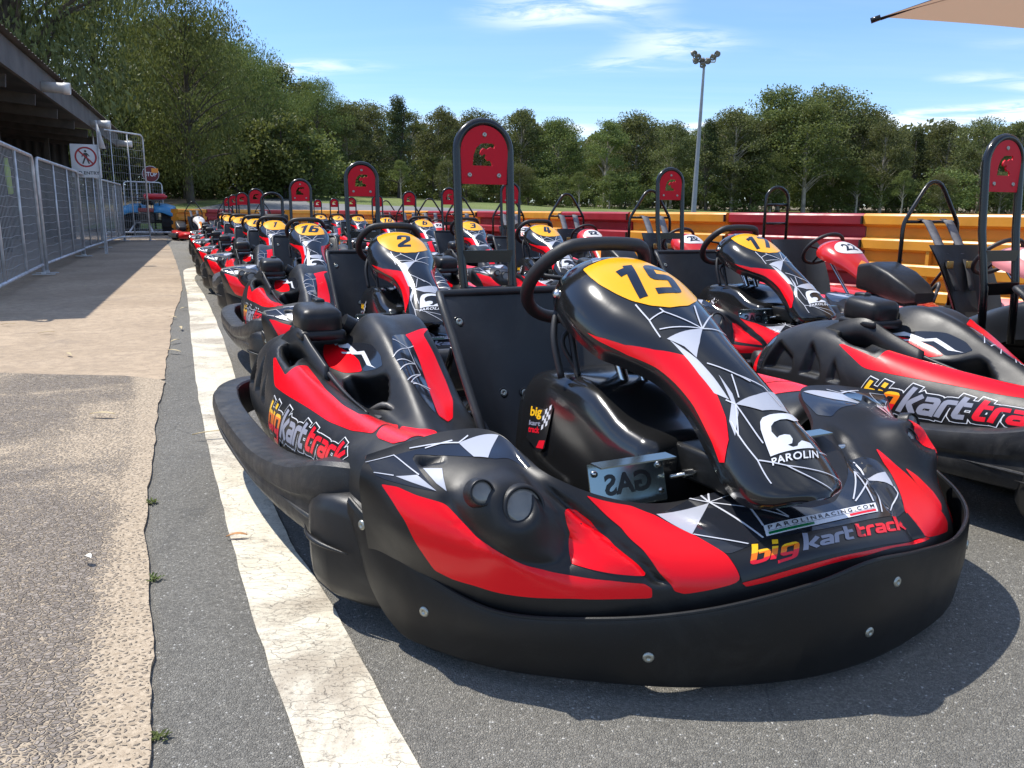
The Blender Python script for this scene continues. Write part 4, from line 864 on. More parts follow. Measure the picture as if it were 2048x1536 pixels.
def asphalt():
    m, t, b, co = gmat('worn_asphalt', .8)
    base = mixn(t, rng(t, nz(t, co, 1.3, 6, .6), .3, .7), (.245, .228, .190), (.310, .288, .240))
    base = mixn(t, mth(t, 'MULTIPLY', rng(t, nz(t, co, .35, 5, .6, .6), .50, .68), .5), base, (.34, .31, .255))
    cid = t.nodes.new('ShaderNodeTexVoronoi'); cid.inputs['Scale'].default_value = 230; t.links.new(co, cid.inputs['Vector'])
    bw = t.nodes.new('ShaderNodeSeparateColor'); t.links.new(cid.outputs['Color'], bw.inputs[0])
    base = mixn(t, rng(t, bw.outputs[0], 0, 1, .0, .85, False), mixn(t, .50, base, (.055, .052, .046)), mixn(t, .30, base, (.42, .40, .35)))
    base = mixn(t, rng(t, bw.outputs[1], .982, .986), base, (.50, .48, .43))
    e = vor(t, co, 230, 'DISTANCE_TO_EDGE'); base = mixn(t, rng(t, e, .0, .10, .55, 0), base, (.06, .06, .058))
    cr = rng(t, vor(t, mapw(t, co, 2.4, .05), 1.6, 'DISTANCE_TO_EDGE'), 0, .006, .45, 0); base = mixn(t, mth(t, 'MULTIPLY', cr, rng(t, nz(t, co, .8, 2), .5, .6)), base, (.03, .03, .03))
    st_ = rng(t, nz(t, co, .9, 7, .7, 1.5), .56, .70, 0, .38); base = mixn(t, st_, base, (.07, .068, .062))
    mk = t.nodes.new('ShaderNodeMapping'); mk.inputs['Scale'].default_value = (5.5, .30, 1); mk.inputs['Rotation'].default_value = (0, 0, .42); t.links.new(co, mk.inputs[0]); base = mixn(t, rng(t, nz(t, mk.outputs[0], 1, 4, .6), .60, .72, 0, .30), base, (.06, .06, .058))
    t.links.new(base, b.inputs['Base Color'])
    h = mth(t, 'ADD', rng(t, e, 0, .35), mth(t, 'MULTIPLY', bw.outputs[2], .8)); h = mth(t, 'ADD', h, mth(t, 'MULTIPLY', nz(t, co, 60, 4), 1.0)); bump(t, b, h, .9, .0028); return m
def mapw(t, co, sc, amt):
    n = t.nodes.new('ShaderNodeTexNoise'); n.inputs['Scale'].default_value = sc; n.inputs['Detail'].default_value = 5; t.links.new(co, n.inputs['Vector'])
    v = t.nodes.new('ShaderNodeVectorMath'); v.operation = 'SCALE'; t.links.new(n.outputs['Color'], v.inputs[0]); v.inputs['Scale'].default_value = amt*2
    a = t.nodes.new('ShaderNodeVectorMath'); a.operation = 'ADD'; t.links.new(co, a.inputs[0]); t.links.new(v.outputs[0], a.inputs[1]); return a.outputs[0]
def pebble():
    """exposed stone aggregate set in sandy mortar"""
    m, t, b, co = gmat('exposed_aggregate', .85)
    mp = t.nodes.new('ShaderNodeMapping'); mp.inputs['Scale'].default_value = (1, 1.35, 1); mp.inputs['Rotation'].default_value = (0, 0, .35); t.links.new(mapw(t, co, 55, .010), mp.inputs[0]); w = mp.outputs[0]
    d = vor(t, w, 74, 'DISTANCE_TO_EDGE'); cid = t.nodes.new('ShaderNodeTexVoronoi'); cid.inputs['Scale'].default_value = 74; t.links.new(w, cid.inputs['Vector']); sc_ = t.nodes.new('ShaderNodeSeparateColor'); t.links.new(cid.outputs['Color'], sc_.inputs[0])
    stone = mixn(t, sc_.outputs[0], (.175, .145, .118), (.37, .315, .26)); stone = mixn(t, rng(t, nz(t, co, 160, 3), .3, .7, 0, .35), stone, (.10, .085, .08))
    sand = mixn(t, rng(t, nz(t, co, 90, 5), .3, .7), (.36, .28, .19), (.52, .42, .30))
    cover = rng(t, nz(t, co, 1.1, 6, .65, .8), .46, .66)                      # where mortar hides the stones
    sp = t.nodes.new('ShaderNodeSeparateXYZ'); t.links.new(co, sp.inputs[0])
    lx = mth(t, 'ADD', sp.outputs[0], mth(t, 'ADD', mth(t, 'MULTIPLY', sp.outputs[1], .415), .05)); lx = mth(t, 'ADD', lx, mth(t, 'MULTIPLY', mth(t, 'SUBTRACT', nz(t, co, 3.5, 5, .6), .5), .10))
    band = rng(t, lx, -.19, -.09); edge = mth(t, 'ADD', .045, mth(t, 'MULTIPLY', mth(t, 'MAXIMUM', cover, mth(t, 'MULTIPLY', band, 1.25)), .16))
    sx_ = t.nodes.new('ShaderNodeMath'); sx_.operation = 'SUBTRACT'; t.links.new(d, sx_.inputs[0]); t.links.new(edge, sx_.inputs[1])
    st = rng(t, sx_.outputs[0], -.02, .05); col = mixn(t, st, sand, stone)
    # sandy band along the kerb edge
    col = mixn(t, mth(t, 'MULTIPLY', band, .5), col, sand)
    t.links.new(col, b.inputs['Base Color']); hh_ = mth(t, 'ADD', rng(t, sx_.outputs[0], -.03, .16), mth(t, 'MULTIPLY', sc_.outputs[1], .5)); hh_ = mth(t, 'ADD', hh_, mth(t, 'MULTIPLY', nz(t, co, 240, 3), .25)); bump(t, b, hh_, 1.0, .0075); return m
def dirtc():
    m, t, b, co = gmat('dusty_concrete', .9)
    c = mixn(t, rng(t, nz(t, co, .9, 7, .65, .5), .3, .7), (.36, .27, .18), (.50, .385, .265)); c = mixn(t, rng(t, nz(t, co, 14, 6, .7), .35, .7, 0, .6), c, (.25, .19, .135)); c = mixn(t, rng(t, nz(t, co, 75, 3), .60, .70, 0, .6), c, (.13, .11, .09))
    sp = t.nodes.new('ShaderNodeSeparateXYZ'); t.links.new(co, sp.inputs[0])
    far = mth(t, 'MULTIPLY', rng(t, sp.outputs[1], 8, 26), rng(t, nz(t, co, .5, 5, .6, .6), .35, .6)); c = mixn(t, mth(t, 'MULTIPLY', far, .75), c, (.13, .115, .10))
    near = mth(t, 'MULTIPLY', rng(t, nz(t, co, 1.6, 6, .7, 1.), .55, .7), .4); c = mixn(t, near, c, (.19, .155, .125))
    t.links.new(c, b.inputs['Base Color']); bump(t, b, mth(t, 'ADD', nz(t, co, 90, 5, .7), mth(t, 'MULTIPLY', nz(t, co, 9, 4), 1.5)), .8, .004); return m
def linepaint():
    m, t, b, co = gmat('worn_white_road_paint', .7)
    c = mixn(t, rng(t, nz(t, co, 5, 6, .65), .3, .7), (.62, .56, .43), (.78, .73, .59))
    dirt = rng(t, nz(t, co, 2.2, 7, .72, .6), .44, .62); c = mixn(t, mth(t, 'MULTIPLY', dirt, .75), c, (.33, .27, .20))
    pits = rng(t, nz(t, co, 150, 5, .75), .54, .62); c = mixn(t, mth(t, 'MULTIPLY', pits, mth(t, 'ADD', .25, mth(t, 'MULTIPLY', dirt, .6))), c, (.13, .11, .09))
    # fine cracks running across the strip
    mp = t.nodes.new('ShaderNodeMapping'); mp.inputs['Scale'].default_value = (.45, 1.5, 1); mp.inputs['Rotation'].default_value = (0, 0, -.25); t.links.new(mapw(t, co, 26, .020), mp.inputs[0])
    ck = rng(t, vor(t, mp.outputs[0], 30, 'DISTANCE_TO_EDGE'), 0, .03, 1, 0); ck = mth(t, 'MULTIPLY', ck, rng(t, nz(t, co, 6, 4, .6), .34, .52)); c = mixn(t, mth(t, 'MULTIPLY', ck, .5), c, (.16, .135, .11))
    t.links.new(c, b.inputs['Base Color']); bump(t, b, mth(t, 'SUBTRACT', nz(t, co, 150, 4, .7), ck), .7, .0025); return m
def grassm():
    m, t, b, co = gmat('mown_grass', .95)
    c = mixn(t, rng(t, nz(t, co, .25, 6, .65), .3, .7), (.105, .155, .030), (.175, .215, .055)); c = mixn(t, rng(t, nz(t, co, 3, 6, .7), .4, .75, 0, .6), c, (.21, .19, .09)); t.links.new(c, b.inputs['Base Color']); bump(t, b, nz(t, co, 9, 6, .8), 1, .08); return m
def dirtm():
    m, t, b, co = gmat('leaf_litter', .95)
    c = mixn(t, rng(t, nz(t, co, .5, 6, .65), .3, .7), (.17, .125, .08), (.27, .21, .14)); c = mixn(t, rng(t, nz(t, co, .22, 3), .5, .6, 0, .7), c, (.12, .13, .045)); t.links.new(c, b.inputs['Base Color']); bump(t, b, nz(t, co, 6, 6, .8), 1, .08); return m
G = {'asphalt': asphalt(), 'pebble': pebble(), 'dirt': dirtc(), 'paint': linepaint(), 'grass': grassm(), 'litter': dirtm()}
def sheet(name, pts, z, m, edge=0.0):
    V, F = fill2(pts); mb = MB(); mb.add([(x, y, z) for x, y in V], F, False)
    if edge: n = len(pts); mb.add([(x, y, z) for x, y in pts]+[(x, y, z-edge) for x, y in pts], [(i, (i+1) % n, n+(i+1) % n, n+i) for i in range(n)], False)
    o = mb.build(name, m); 
    for p in o.data.polygons:
        pass
    return tag(o, kind='structure')
# wide ground: flat asphalt yard that climbs gently into a bank past the track
def hgt(x, y):
    r = max(0, y-31-max(0, (x+2))*.25); h = float(np.interp(x, [-20, -10, 3, 20], [2.0, 1.85, 1.25, 1.05]))*min(1, (r/26))**.55 if r > 0 else 0
    if y > 55: h += (y-55)*.012
    return h
mb = MB(); xs = [-400, -200, -120]+[-80+4*i for i in range(41)]+[120, 200, 400]; ys = [-60, -20, -2, 6, 14, 22, 28, 31, 34, 37, 40, 44, 48, 52, 57, 64, 75, 90, 120, 200, 500]
mb.add([(x, y, hgt(x, y)-.02) for y in ys for x in xs], [(j*len(xs)+i, j*len(xs)+i+1, (j+1)*len(xs)+i+1, (j+1)*len(xs)+i) for j in range(len(ys)-1) for i in range(len(xs)-1)], False)
tag(mb.build('ground', G['litter']), kind='structure')
sheet('tarmac_yard', [(-4.2, -3), (14, -3), (22, 12), (20, 30), (4, 31), (-9, 31), (-14.5, 30), (-9.0, 20.5), (-5.9, 13.0)], 0, G['asphalt'])
edge = [(-.30, .2), (-.42, .72), (-.56, 1.14), (-.72, 1.52), (-1.0, 2.15), (-1.36, 3.05), (-1.77, 4.13), (-2.2, 5.25), (-2.67, 6.47), (-3.4, 8.5), (-4.09, 10.26), (-5.4, 13.4), (-7.6, 18.6), (-9.9, 24), (-12.2, 30.5)]
rr = random.Random(3); eg = []
for p in catmull([(x, y, 0) for x, y in edge], 14): eg.append((p.x+.004*math.sin(p.y*5)+.003*math.sin(p.y*17+1)+rr.uniform(-.003, .003), p.y))
near = [p for p in eg if p[1] < 4.12]; far = [p for p in eg if p[1] >= 4.12]
jag = [(-1.80-.05*k-.95*0, 4.12+.012*k+rr.uniform(-.03, .03)) for k in range(0, 1)]
cut = [(-1.79, 4.11), (-2.0, 4.19), (-2.4, 4.21), (-2.9, 4.28), (-3.3, 4.33), (-4.0, 4.40), (-6, 4.55), (-9, 4.8)]
sheet('aggregate_path', [(-9, .2)]+near+cut, .009, G['pebble'], .012)
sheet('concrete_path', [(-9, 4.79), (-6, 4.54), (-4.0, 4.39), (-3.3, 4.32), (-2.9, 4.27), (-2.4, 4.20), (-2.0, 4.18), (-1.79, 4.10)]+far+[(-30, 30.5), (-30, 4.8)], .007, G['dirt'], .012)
L_ = catmull([(-.16, .75, 0), (-.32, 1.14, 0), (-.59, 1.72, 0), (-.87, 2.36, 0), (-1.27, 3.3, 0), (-1.72, 4.41, 0), (-2.35, 6.0, 0), (-3.3, 8.4, 0), (-4.35, 11.0, 0), (-4.75, 12.1, 0), (-4.80, 12.9, 0), (-4.62, 13.4, 0)], 8)
R_ = catmull([(.04, .75, 0), (-.14, 1.14, 0), (-.38, 1.66, 0), (-.65, 2.20, 0), (-1.05, 3.2, 0), (-1.50, 4.38, 0), (-2.10, 5.9, 0), (-3.0, 8.1, 0), (-3.93, 10.28, 0), (-4.25, 11.3, 0), (-4.38, 12.3, 0), (-4.50, 13.4, 0)], 8)
lp = [(p.x+rr.uniform(-.003, .003), p.y) for p in L_]+[(p.x+rr.uniform(-.003, .003), p.y) for p in R_[::-1]]
sheet('painted_line', lp, .004, G['paint'])
# grass bank with the ribbon of track crossing it
def strip(name, f0, f1, x0, x1, n, lift, m):
    mb = MB(); V = []; K = 5
    for i in range(n+1):
        x = x0+(x1-x0)*i/n
        for k in range(K+1): y = f0(x)+(f1(x)-f0(x))*k/K; V.append((x, y, hgt(x, y)+lift))
    mb.add(V, [(i*(K+1)+k, (i+1)*(K+1)+k, (i+1)*(K+1)+k+1, i*(K+1)+k+1) for i in range(n) for k in range(K)], True); return tag(mb.build(name, m), kind='structure')
strip('grass_bank', lambda x: 31.2+max(0, x)*.1, lambda x: 64+4*math.sin(x*.11)+2*math.sin(x*.31), -16, 60, 40, .012, G['grass'])
strip('race_track', lambda x: 35+.18*(x+10), lambda x: 43+.05*(x+10)+(6 if x < -12 else 0), -14, 40, 30, .03, mat('track_surface', (.17, .17, .165), .8, var=.15, vscale=.5))

# ---------------------------------------------------------------- karts in their rows
KART.location = (.1, 2.27, 0); KART.rotation_euler.z = math.radians(27)
tag(KART, 'black and red racing kart numbered 15, nearest the camera', 'racing kart', 'black and red karts parked nose to tail')
row = [('2', -.72, 4.57, 23, 'behind kart 15 in the left row'), ('16', -1.80, 7.29, 18, 'in the left row behind kart 2'), ('1', -2.60, 9.15, 17, 'with a bare black hoop and white edged fairing'), ('8', -3.29, 10.81, 16, 'behind kart 1 in the left row'),
       ('12', -4.28, 13.3, 15, ''), ('11', -5.16, 15.5, 13, 'second from the far end of the left row'), ('14', -6.24, 18.4, 13, 'at the far end of the left row'),
       ('21', 1.89, 2.60, 25, ''), ('17', 1.14, 4.90, 23, 'in the right row, under the lamp mast'), ('4', .12, 7.6, 21, 'in the right row behind kart 17'), ('3', -.61, 9.66, 21, 'in the right row between karts 4 and 6'),
       ('6', -1.33, 11.6, 20, 'in the right row behind kart 3'), ('10', -2.25, 14.5, 20, 'in the right row behind kart 6, half hidden by kart 2'), ('5', -3.19, 17.0, 19, 'in the right row between karts 10 and 7'), ('7', -3.92, 18.7, 17, 'last but one in the right row'), ('9', -4.71, 20.5, 17, 'at the far end of the right row')]
LBL = {'12': 'black and red racing kart just behind kart 8 in the left row', '11': 'black and red racing kart second from the far end of the left row', '14': 'black and red racing kart at the far end of the left row', '21': 'black and red racing kart cut off by the right edge, lettering along its side',
       '1': 'racing kart numbered 1 with a bare black hoop, in the left row behind kart 16', '10': 'racing kart numbered 10, half hidden behind the hoop of kart 2'}
RK = {}
for n, x, y, a, d in row:
    c = copy_tree(KART, skip=('bolt',) if y > 9 else ()); c.location = (x, y, 0); c.rotation_euler.z = math.radians(a); RK[n] = c
    c['label'] = LBL.get(n, 'black and red racing kart numbered %s, %s' % (n, d)); give_number(c, {'12': '1', '11': '1', '14': '4'}.get(n, n))
give_number(KART, '15'); RK['15'] = KART
# kart 1 carries a lower bare hoop and no plate
for ch in RK['1'].children:
    if ch.name.startswith('roll_hoop'):
        for g in list(ch.children): 
            for b_ in list(g.children): bpy.data.objects.remove(b_)
            bpy.data.objects.remove(g)
        ch.scale = (1.25, 1, .93); ch['label'] = 'bare black hoop without a head plate'
# ---------------------------------------------------------------- plastic track barriers
M['byel'] = mat('sun_faded_yellow_plastic', (.78, .33, .035), .38, var=.16, vscale=3, rvar=.1, bump=.2, bscale=40)
M['bred'] = mat('sun_faded_red_plastic', (.36, .022, .030), .42, var=.18, vscale=3, rvar=.1, bump=.2, bscale=40)
def barrier(a, b, col, label, h=.87):
    a = Vector((*a, 0)); b = Vector((*b, 0)); L = (b-a).length; t = (b-a)/L; e = empty('barrier_segment', a, math.atan2(t.y, t.x), label=label, cat='barrier', group='red and yellow track barrier segments')
    mb = MB(); prof = []; p4 = h/4
    for k in range(4):
        z = k*p4
        for d, q in ((.085, .0), (.075, .05), (.078, .44), (.13, .50), (.150, .56), (.152, .90), (.140, .97)): prof.append((d, z+q*p4))
    prof.append((.11, h))
    n = 13; secs = []
    for i in range(n):
        x = .012+(L-.024)*i/(n-1); s_ = 1-.16*(1 if i in (0, n-1) else 0); wob = .004*math.sin(i*1.7+a.x*3)
        secs.append([(x, -d*s_+wob, z) for d, z in prof]+[(x, d*s_+wob, z) for d, z in prof[::-1]])
    mb.loft(secs); mb.build('body', M[col], e, sharp=35)
    mb = MB()
    for x in (L*.30,): mb.box((x, -.115, h*.5), (.03, .05, h*.36))
    mb.build('rib', M[col], e)
    mb = MB()
    for k in range(4): mb.box((L-.018, -.132, k*p4+p4*.73), (.012, .04, p4*.34))
    mb.build('end_slot', mat('slot_shadow_black', (.02, .012, .01), .6) if 'slot' not in M else M['slot'], e)
    return e
M['slot'] = mat('dark_slot', (.02, .014, .012), .7)
bp_ = [(4.55, 6.0), (3.34, 7.9), (2.36, 9.02), (1.50, 10.25), (.76, 11.65), (.12, 13.0), (-.5, 14.35), (-.98, 15.75), (-1.62, 17.1), (-2.3, 18.4), (-3.0, 19.7), (-3.75, 21.0), (-4.5, 22.3), (-5.3, 23.5)]
ordn = ['nearest', 'second', 'third', 'fourth', 'fifth', 'sixth', 'seventh', 'eighth', 'ninth', 'tenth', 'eleventh', 'twelfth', 'last', 'farthest']
barrier((5.9, 4.2), (4.56, 5.98), 'byel', 'yellow barrier segment cut off by the right edge of the photo')
for i in range(len(bp_)-1):
    cn = 'byel' if i % 2 == 0 else 'bred'
    barrier(bp_[i+1], bp_[i], cn, '%s track barrier segment, %s from the right in the long curved wall' % ('yellow' if cn == 'byel' else 'red', ['first', 'second', 'third', 'fourth', 'fifth', 'sixth', 'seventh', 'eighth', 'ninth', 'tenth', 'eleventh', 'twelfth', 'thirteenth'][i]))
bq = [(-9.75, 24.3), (-9.35, 25.5), (-8.95, 26.6), (-8.4, 27.7), (-7.9, 28.8), (-7.2, 29.8)]
for i in range(len(bq)-1):
    cn = 'byel' if i % 2 == 0 else 'bred'
    barrier(bq[i], bq[i+1], cn, '%s track barrier segment, %s from the quad bike in the far wall' % ('yellow' if cn == 'byel' else 'red', ['first', 'second', 'third', 'fourth', 'fifth', 'sixth'][i]))
barrier((-6.45, 24.2), (-5.9, 25.4), 'byel', 'short yellow barrier segment standing alone in the gap behind the karts')

# ---------------------------------------------------------------- older karts by the barrier
M['oldred'] = mat('glossy_red_plastic', (.62, .02, .02), .25, coat=.3, var=.1, vscale=4); M['oldwhite'] = mat('scratched_white_plastic', (.70, .68, .66), .35, var=.08, vscale=6); M['oldorange'] = mat('orange_sticker', (.85, .28, .03), .3)
M['pink'] = mat('faded_pink_plastic', (.80, .28, .28), .4, var=.08, vscale=5); M['belt'] = mat('webbing', (.05, .05, .052), .8, bump=.4, bscale=300); M['pad'] = mat('worn_grey_pad', (.17, .17, .18), .8, var=.3, vscale=20); M['brass'] = mat('buckle_brass', (.45, .30, .10), .4, metal=.8)
def old_kart(style, white=True):
    K = empty('hire_kart'); body = {'pink': M['pink'], 'white': M['oldwhite'], 'red': M['oldred']}[style]
    rows = []
    for (y, z, w, dd) in [(-.20,.60,.07,.03),(-.24,.655,.12,.08),(-.34,.665,.155,.11),(-.45,.625,.15,.10),(-.55,.56,.115,.08),(-.66,.47,.085,.06),(-.78,.38,.085,.06),(-.88,.30,.10,.06)]:
        rows.append([(w*math.sin((k-6)/6*1.8), y, z-dd*(1-math.cos((k-6)/6*1.8))) for k in range(13)])
    S = Surf(rows, .1, .03); P, F = S.grid(57, 41); mb = MB(); mb.add(P, F); sf = mb.build('steering_fairing', body, K, fix=False)
    def disc(r, off, mi, m, name, c=(3.0, 6)):
        mb = MB(); pl = [(c[0]*.1+r*math.cos(a)*.92, c[1]*.03+r*math.sin(a)*1.05) for a in [2*math.pi*k/28 for k in range(28)]]; V, F = fill2(pl); lay(mb, S, V, F, off, .02); mb.build(name, m, sf, fix=False)
    disc(.078, .002, 0, M['oldwhite'], 'number_plate')
    if style != 'pink':
        mb = MB(); pl = [(.47, .10), (.62, .07), (.64, .29), (.47, .26), (.43, .18)]; V, F = fill2(pl); lay(mb, S, V, F, .002, .02); mb.build('sticker', M['oldorange'], sf, fix=False)
    c = Vector((0, -.17, .60)); ax = Vector((0, .72, .69)).normalized(); ux = Vector((1, 0, 0)); uy = -ax.cross(ux) if ax.cross(ux).y > 0 else ax.cross(ux)
    mb = MB(); mb.tube([c+(ux*math.cos(a)+uy*math.sin(a))*.155 for a in [2*math.pi*k/32 for k in range(32)]], .014, 10, closed=True)
    for a in (.2, 2.94, -1.57): mb.tube([c-ax*.01, c+(ux*math.cos(a)+uy*math.sin(a))*.152], .009, 6)
    mb.build('steering_wheel', M['wheelgrip'], K); mb = MB(); mb.cyl((0, -.62, .14), c, .011); mb.build('steering_column', M['chrome'], K)
    # seat and harness
    rws = [(.20,.66,.21,.02),(.18,.60,.22,.06),(.14,.48,.21,.10),(.08,.34,.20,.12),(.02,.24,.19,.10),(-.08,.17,.19,.06),(-.22,.15,.18,.05),(-.34,.18,.17,.02)]
    SS = Surf([[(w*(k-6)/6, y-wing*abs((k-6)/6)**3 if z > .2 else y, z if z > .2 else z+wing*abs((k-6)/6)**3) for k in range(13)] for (y, z, w, wing) in rws], .1, .05); P, F = SS.grid(43, 37); mb = MB(); mb.add(P, F); mb.add([p+np.array([0, .015, 0]) for p in P], [f[::-1] for f in F]); mb.build('seat', M['seat'], K, fix=False)
    mb = MB(); hp = [(-.235, .42, .22), (-.235, .42, .76), (-.228, .42, .80), (-.215, .42, .83), (-.085, .42, 1.03), (-.06, .42, 1.06), (-.03, .42, 1.078), (.0, .42, 1.083), (.03, .42, 1.078), (.06, .42, 1.06), (.085, .42, 1.03), (.215, .42, .83), (.228, .42, .80), (.235, .42, .76), (.235, .42, .22)]
    mb.tube(hp, .0145, 10); mb.tube([(-.225, .42, .81), (.225, .42, .81)], .011, 8); mb.tube([(-.22, .42, .55), (-.30, .85, .12)], .011, 8); mb.tube([(.22, .42, .55), (.30, .85, .12)], .011, 8); hoop = mb.build('roll_bar', M['frame'], K)
    for sx in (-1, 1):
        mb = MB(); pts = [Vector((sx*.10, .425, .83)), Vector((sx*.09, .36, .80)), Vector((sx*.085, .25, .66)), Vector((sx*.08, .14, .52)), Vector((sx*.06, .06, .36))]; pp = catmull(pts, 4)
        mb.loft([[p+Vector((-.024, 0, 0)), p+Vector((.024, 0, 0)), p+Vector((.024, -.005, .003)), p+Vector((-.024, -.005, .003))] for p in pp]); be = mb.build('harness_strap', M['belt'], K)
        mb = MB(); mb.loft([[p+Vector((-.032, -.004, .003)), p+Vector((.032, -.004, .003)), p+Vector((.032, -.016, .010)), p+Vector((-.032, -.016, .010))] for p in pp[3:11]]); mb.build('pad', M['pad'], be)
        mb = MB(); p = pp[12]; mb.rbox((p.x, p.y-.014, p.z+.01), (.05, .012, .05), .005); mb.build('buckle', M['brass'], be)
        # side box, wheels
        mb = MB(); secs = []
        for (y, w_, z1) in [(-.40,.05,.20),(-.34,.11,.24),(-.1,.125,.26),(.25,.125,.28),(.36,.08,.26)]:
            secs.append([(sx*.53+w_*np.sign(math.cos(a))*abs(math.cos(a))**.5, y, (.07+z1)/2+(z1-.07)/2*np.sign(math.sin(a))*abs(math.sin(a))**.5) for a in [2*math.pi*k/16 for k in range(16)]])
        mb.loft(secs); mb.build('side_pod', M['oldred'] if style == 'white' else body, K)
        mb = MB(); mb.loft([[(sx*.66+.03*math.cos(a), y, .14+.065*math.sin(a)) for a in [2*math.pi*k/12 for k in range(12)]] for y in (-.75, -.72, .0, .72, .75)]); mb.build('side_rail', M['rubber'], K)
        for (wx, wy, r, w_) in ((.52, -.58, .125, .11), (.53, .55, .14, .17)):
            we = MB(); we.lathe([(r*.5, 0), (r*.80, -.004), (r*.95, .008), (r, .025), (r, w_-.025), (r*.95, w_-.008), (r*.80, w_+.004), (r*.5, w_)], (sx*wx-w_/2, wy, r), (sx*wx+w_/2, wy, r), 28); ty = we.build('wheel', M['tyre'], K); mb = MB(); mb.cyl((sx*wx-w_*.35, wy, r), (sx*wx+w_*.35, wy, r), r*.5, n=20); mb.build('rim', M['rim'], ty)
    # black engine cover beside the seat, fuel tank, nose
    mb = MB(); secs = []
    for (y, w_, z0, z1, dx) in [(-.02,.08,.30,.36,0),(.06,.11,.28,.42,0),(.20,.13,.30,.49,0),(.38,.13,.33,.54,.01),(.52,.12,.34,.52,.02),(.60,.06,.36,.46,.03)]:
        secs.append([(-.40+dx+w_*np.sign(math.cos(a))*abs(math.cos(a))**.3, y, (z0+z1)/2+(z1-z0)/2*np.sign(math.sin(a))*abs(math.sin(a))**.3) for a in [2*math.pi*k/22 for k in range(22)]])
    mb.loft(secs); mb.build('engine_cover', M['plastic'], K, sharp=30)
    mb = MB(); mb.rbox((-.40, .28, .24), (.20, .30, .16), .02); mb.tube(catmull([(-.30, .1, .3), (-.28, .0, .42), (-.33, -.02, .3)], 5), .012, 8); mb.build('engine', M['engine'], K)
    mb = MB(); secs = []
    for (x, y) in [(-.60,-.62),(-.56,-.78),(-.42,-.92),(-.2,-.99),(0,-1.01),(.2,-.99),(.42,-.92),(.56,-.78),(.60,-.62)]:
        secs.append([(x*1.0, y-.06, .07), (x*1.02, y-.075, .12), (x, y-.06, .19), (x*.95, y+.03, .235), (x*.85, y+.16, .25), (x*.85, y+.14, .10)])
    mb.loft(secs); mb.build('nose_fairing', M['oldred'] if style == 'white' else body, K, sharp=40); mb = MB(); mb.box((0, -.1, .06), (.6, 1.3, .02)); mb.tube([(-.55, .55, .14), (.55, .55, .14)], .02); mb.tube([(-.5, -.58, .13), (.5, -.58, .13)], .014); mb.build('chassis', M['frame'], K)
    return K, S
OK_ = {}
_om = {}
def onum(K, S, txt):
    if txt not in _om:
        V, F, asp = text_mesh(txt, .03); mb = MB(); w = .06*min(1.0, asp/1.3)
        lay(mb, S, [(.262+.075*(1-y), .18-w/1.6+w*1.25*x) for x, y in V], F, .003, .03); _om[txt] = mb.mesh('race_number', M['digit'])
    sf = [c for c in K.children if c.name.startswith('steering_fairing')][0]; o = bpy.data.objects.new('race_number', _om[txt]); COL.objects.link(o); o.parent = sf
kr, Sr = old_kart('red'); kp, Sp = old_kart('pink'); kw, Sw = old_kart('white')
def place_old(src, S, x, y, a, num, label, fresh=False):
    c = src if fresh else copy_tree(src); c.location = (x, y, 0); c.rotation_euler.z = math.radians(a); tag(c, label, 'hire kart', 'older karts parked along the barrier')
    if num: onum(c, S, num)
    return c
ok = [(2.30, 6.55, 20, '22', 'red hire kart with white number 22 beside the red barrier', 1), (1.55, 8.35, 19, '3', 'red hire kart with harness straps, seen through the hoop of kart 17', 0), (.80, 10.3, 18, '17', 'pale red hire kart whose plate reads 17, behind kart 4', 0),
      (.05, 12.0, 17, '9', 'red hire kart right of the hoop of kart 15 by the barrier', 0), (-.75, 13.5, 17, '5', 'red hire kart framed inside the tall hoop of kart 15', 0), (-1.42, 15.1, 16, '12', 'red hire kart behind black kart 6, close to the barrier', 0), (-2.0, 16.6, 16, '8', 'red hire kart between the hoops of karts 6 and 10', 0), (-2.75, 18.6, 16, '2', 'farthest red hire kart along the curved barrier', 0),
      (-9.05, 24.1, 30, '7', 'red kart with white fairing just right of the blue quad bike', 0), (-8.35, 24.8, 30, '9', 'red kart with white fairing, second from the quad bike', 0), (-7.55, 25.8, 30, '4', 'hire kart by the far barrier behind the leftmost yellow plates', 0)]
for i, (x, y, a, n, lb, fr) in enumerate(ok): place_old(*((kw, Sw) if i > 7 else (kr, Sr)), x, y, a, n, lb, bool(fr) or i == 8)
kk = place_old(kp, Sp, 3.05, 5.52, 17, None, 'hire kart with faded pink fairing at the right edge, harness on its bar', True)
# the 22 kart has a narrow rounded hoop and no harness
for k_ in COL.objects:
    if k_.get('label', '').startswith('red hire kart with white number 22'):
        for ch in list(k_.children):
            nm = ch.name.split('.')[0]
            if nm == 'harness_strap':
                for g in list(ch.children): bpy.data.objects.remove(g)
                bpy.data.objects.remove(ch)
            elif nm == 'roll_bar':
                mb = MB(); mb.tube([(-.11, .42, .22), (-.11, .42, .96)]+[(-.11*math.cos(a), .42, .96+.11*math.sin(a)) for a in [math.pi*q/12 for q in range(1, 12)]]+[(.11, .42, .96), (.11, .42, .22)], .013, 10)
                for z_ in (.78, .93): mb.tube([(-.11, .42, z_), (.11, .42, z_)], .010, 8)
                ch.data = mb.mesh('roll_bar', M['frame']); ch['label'] = 'narrow rounded hoop with two crossbars'

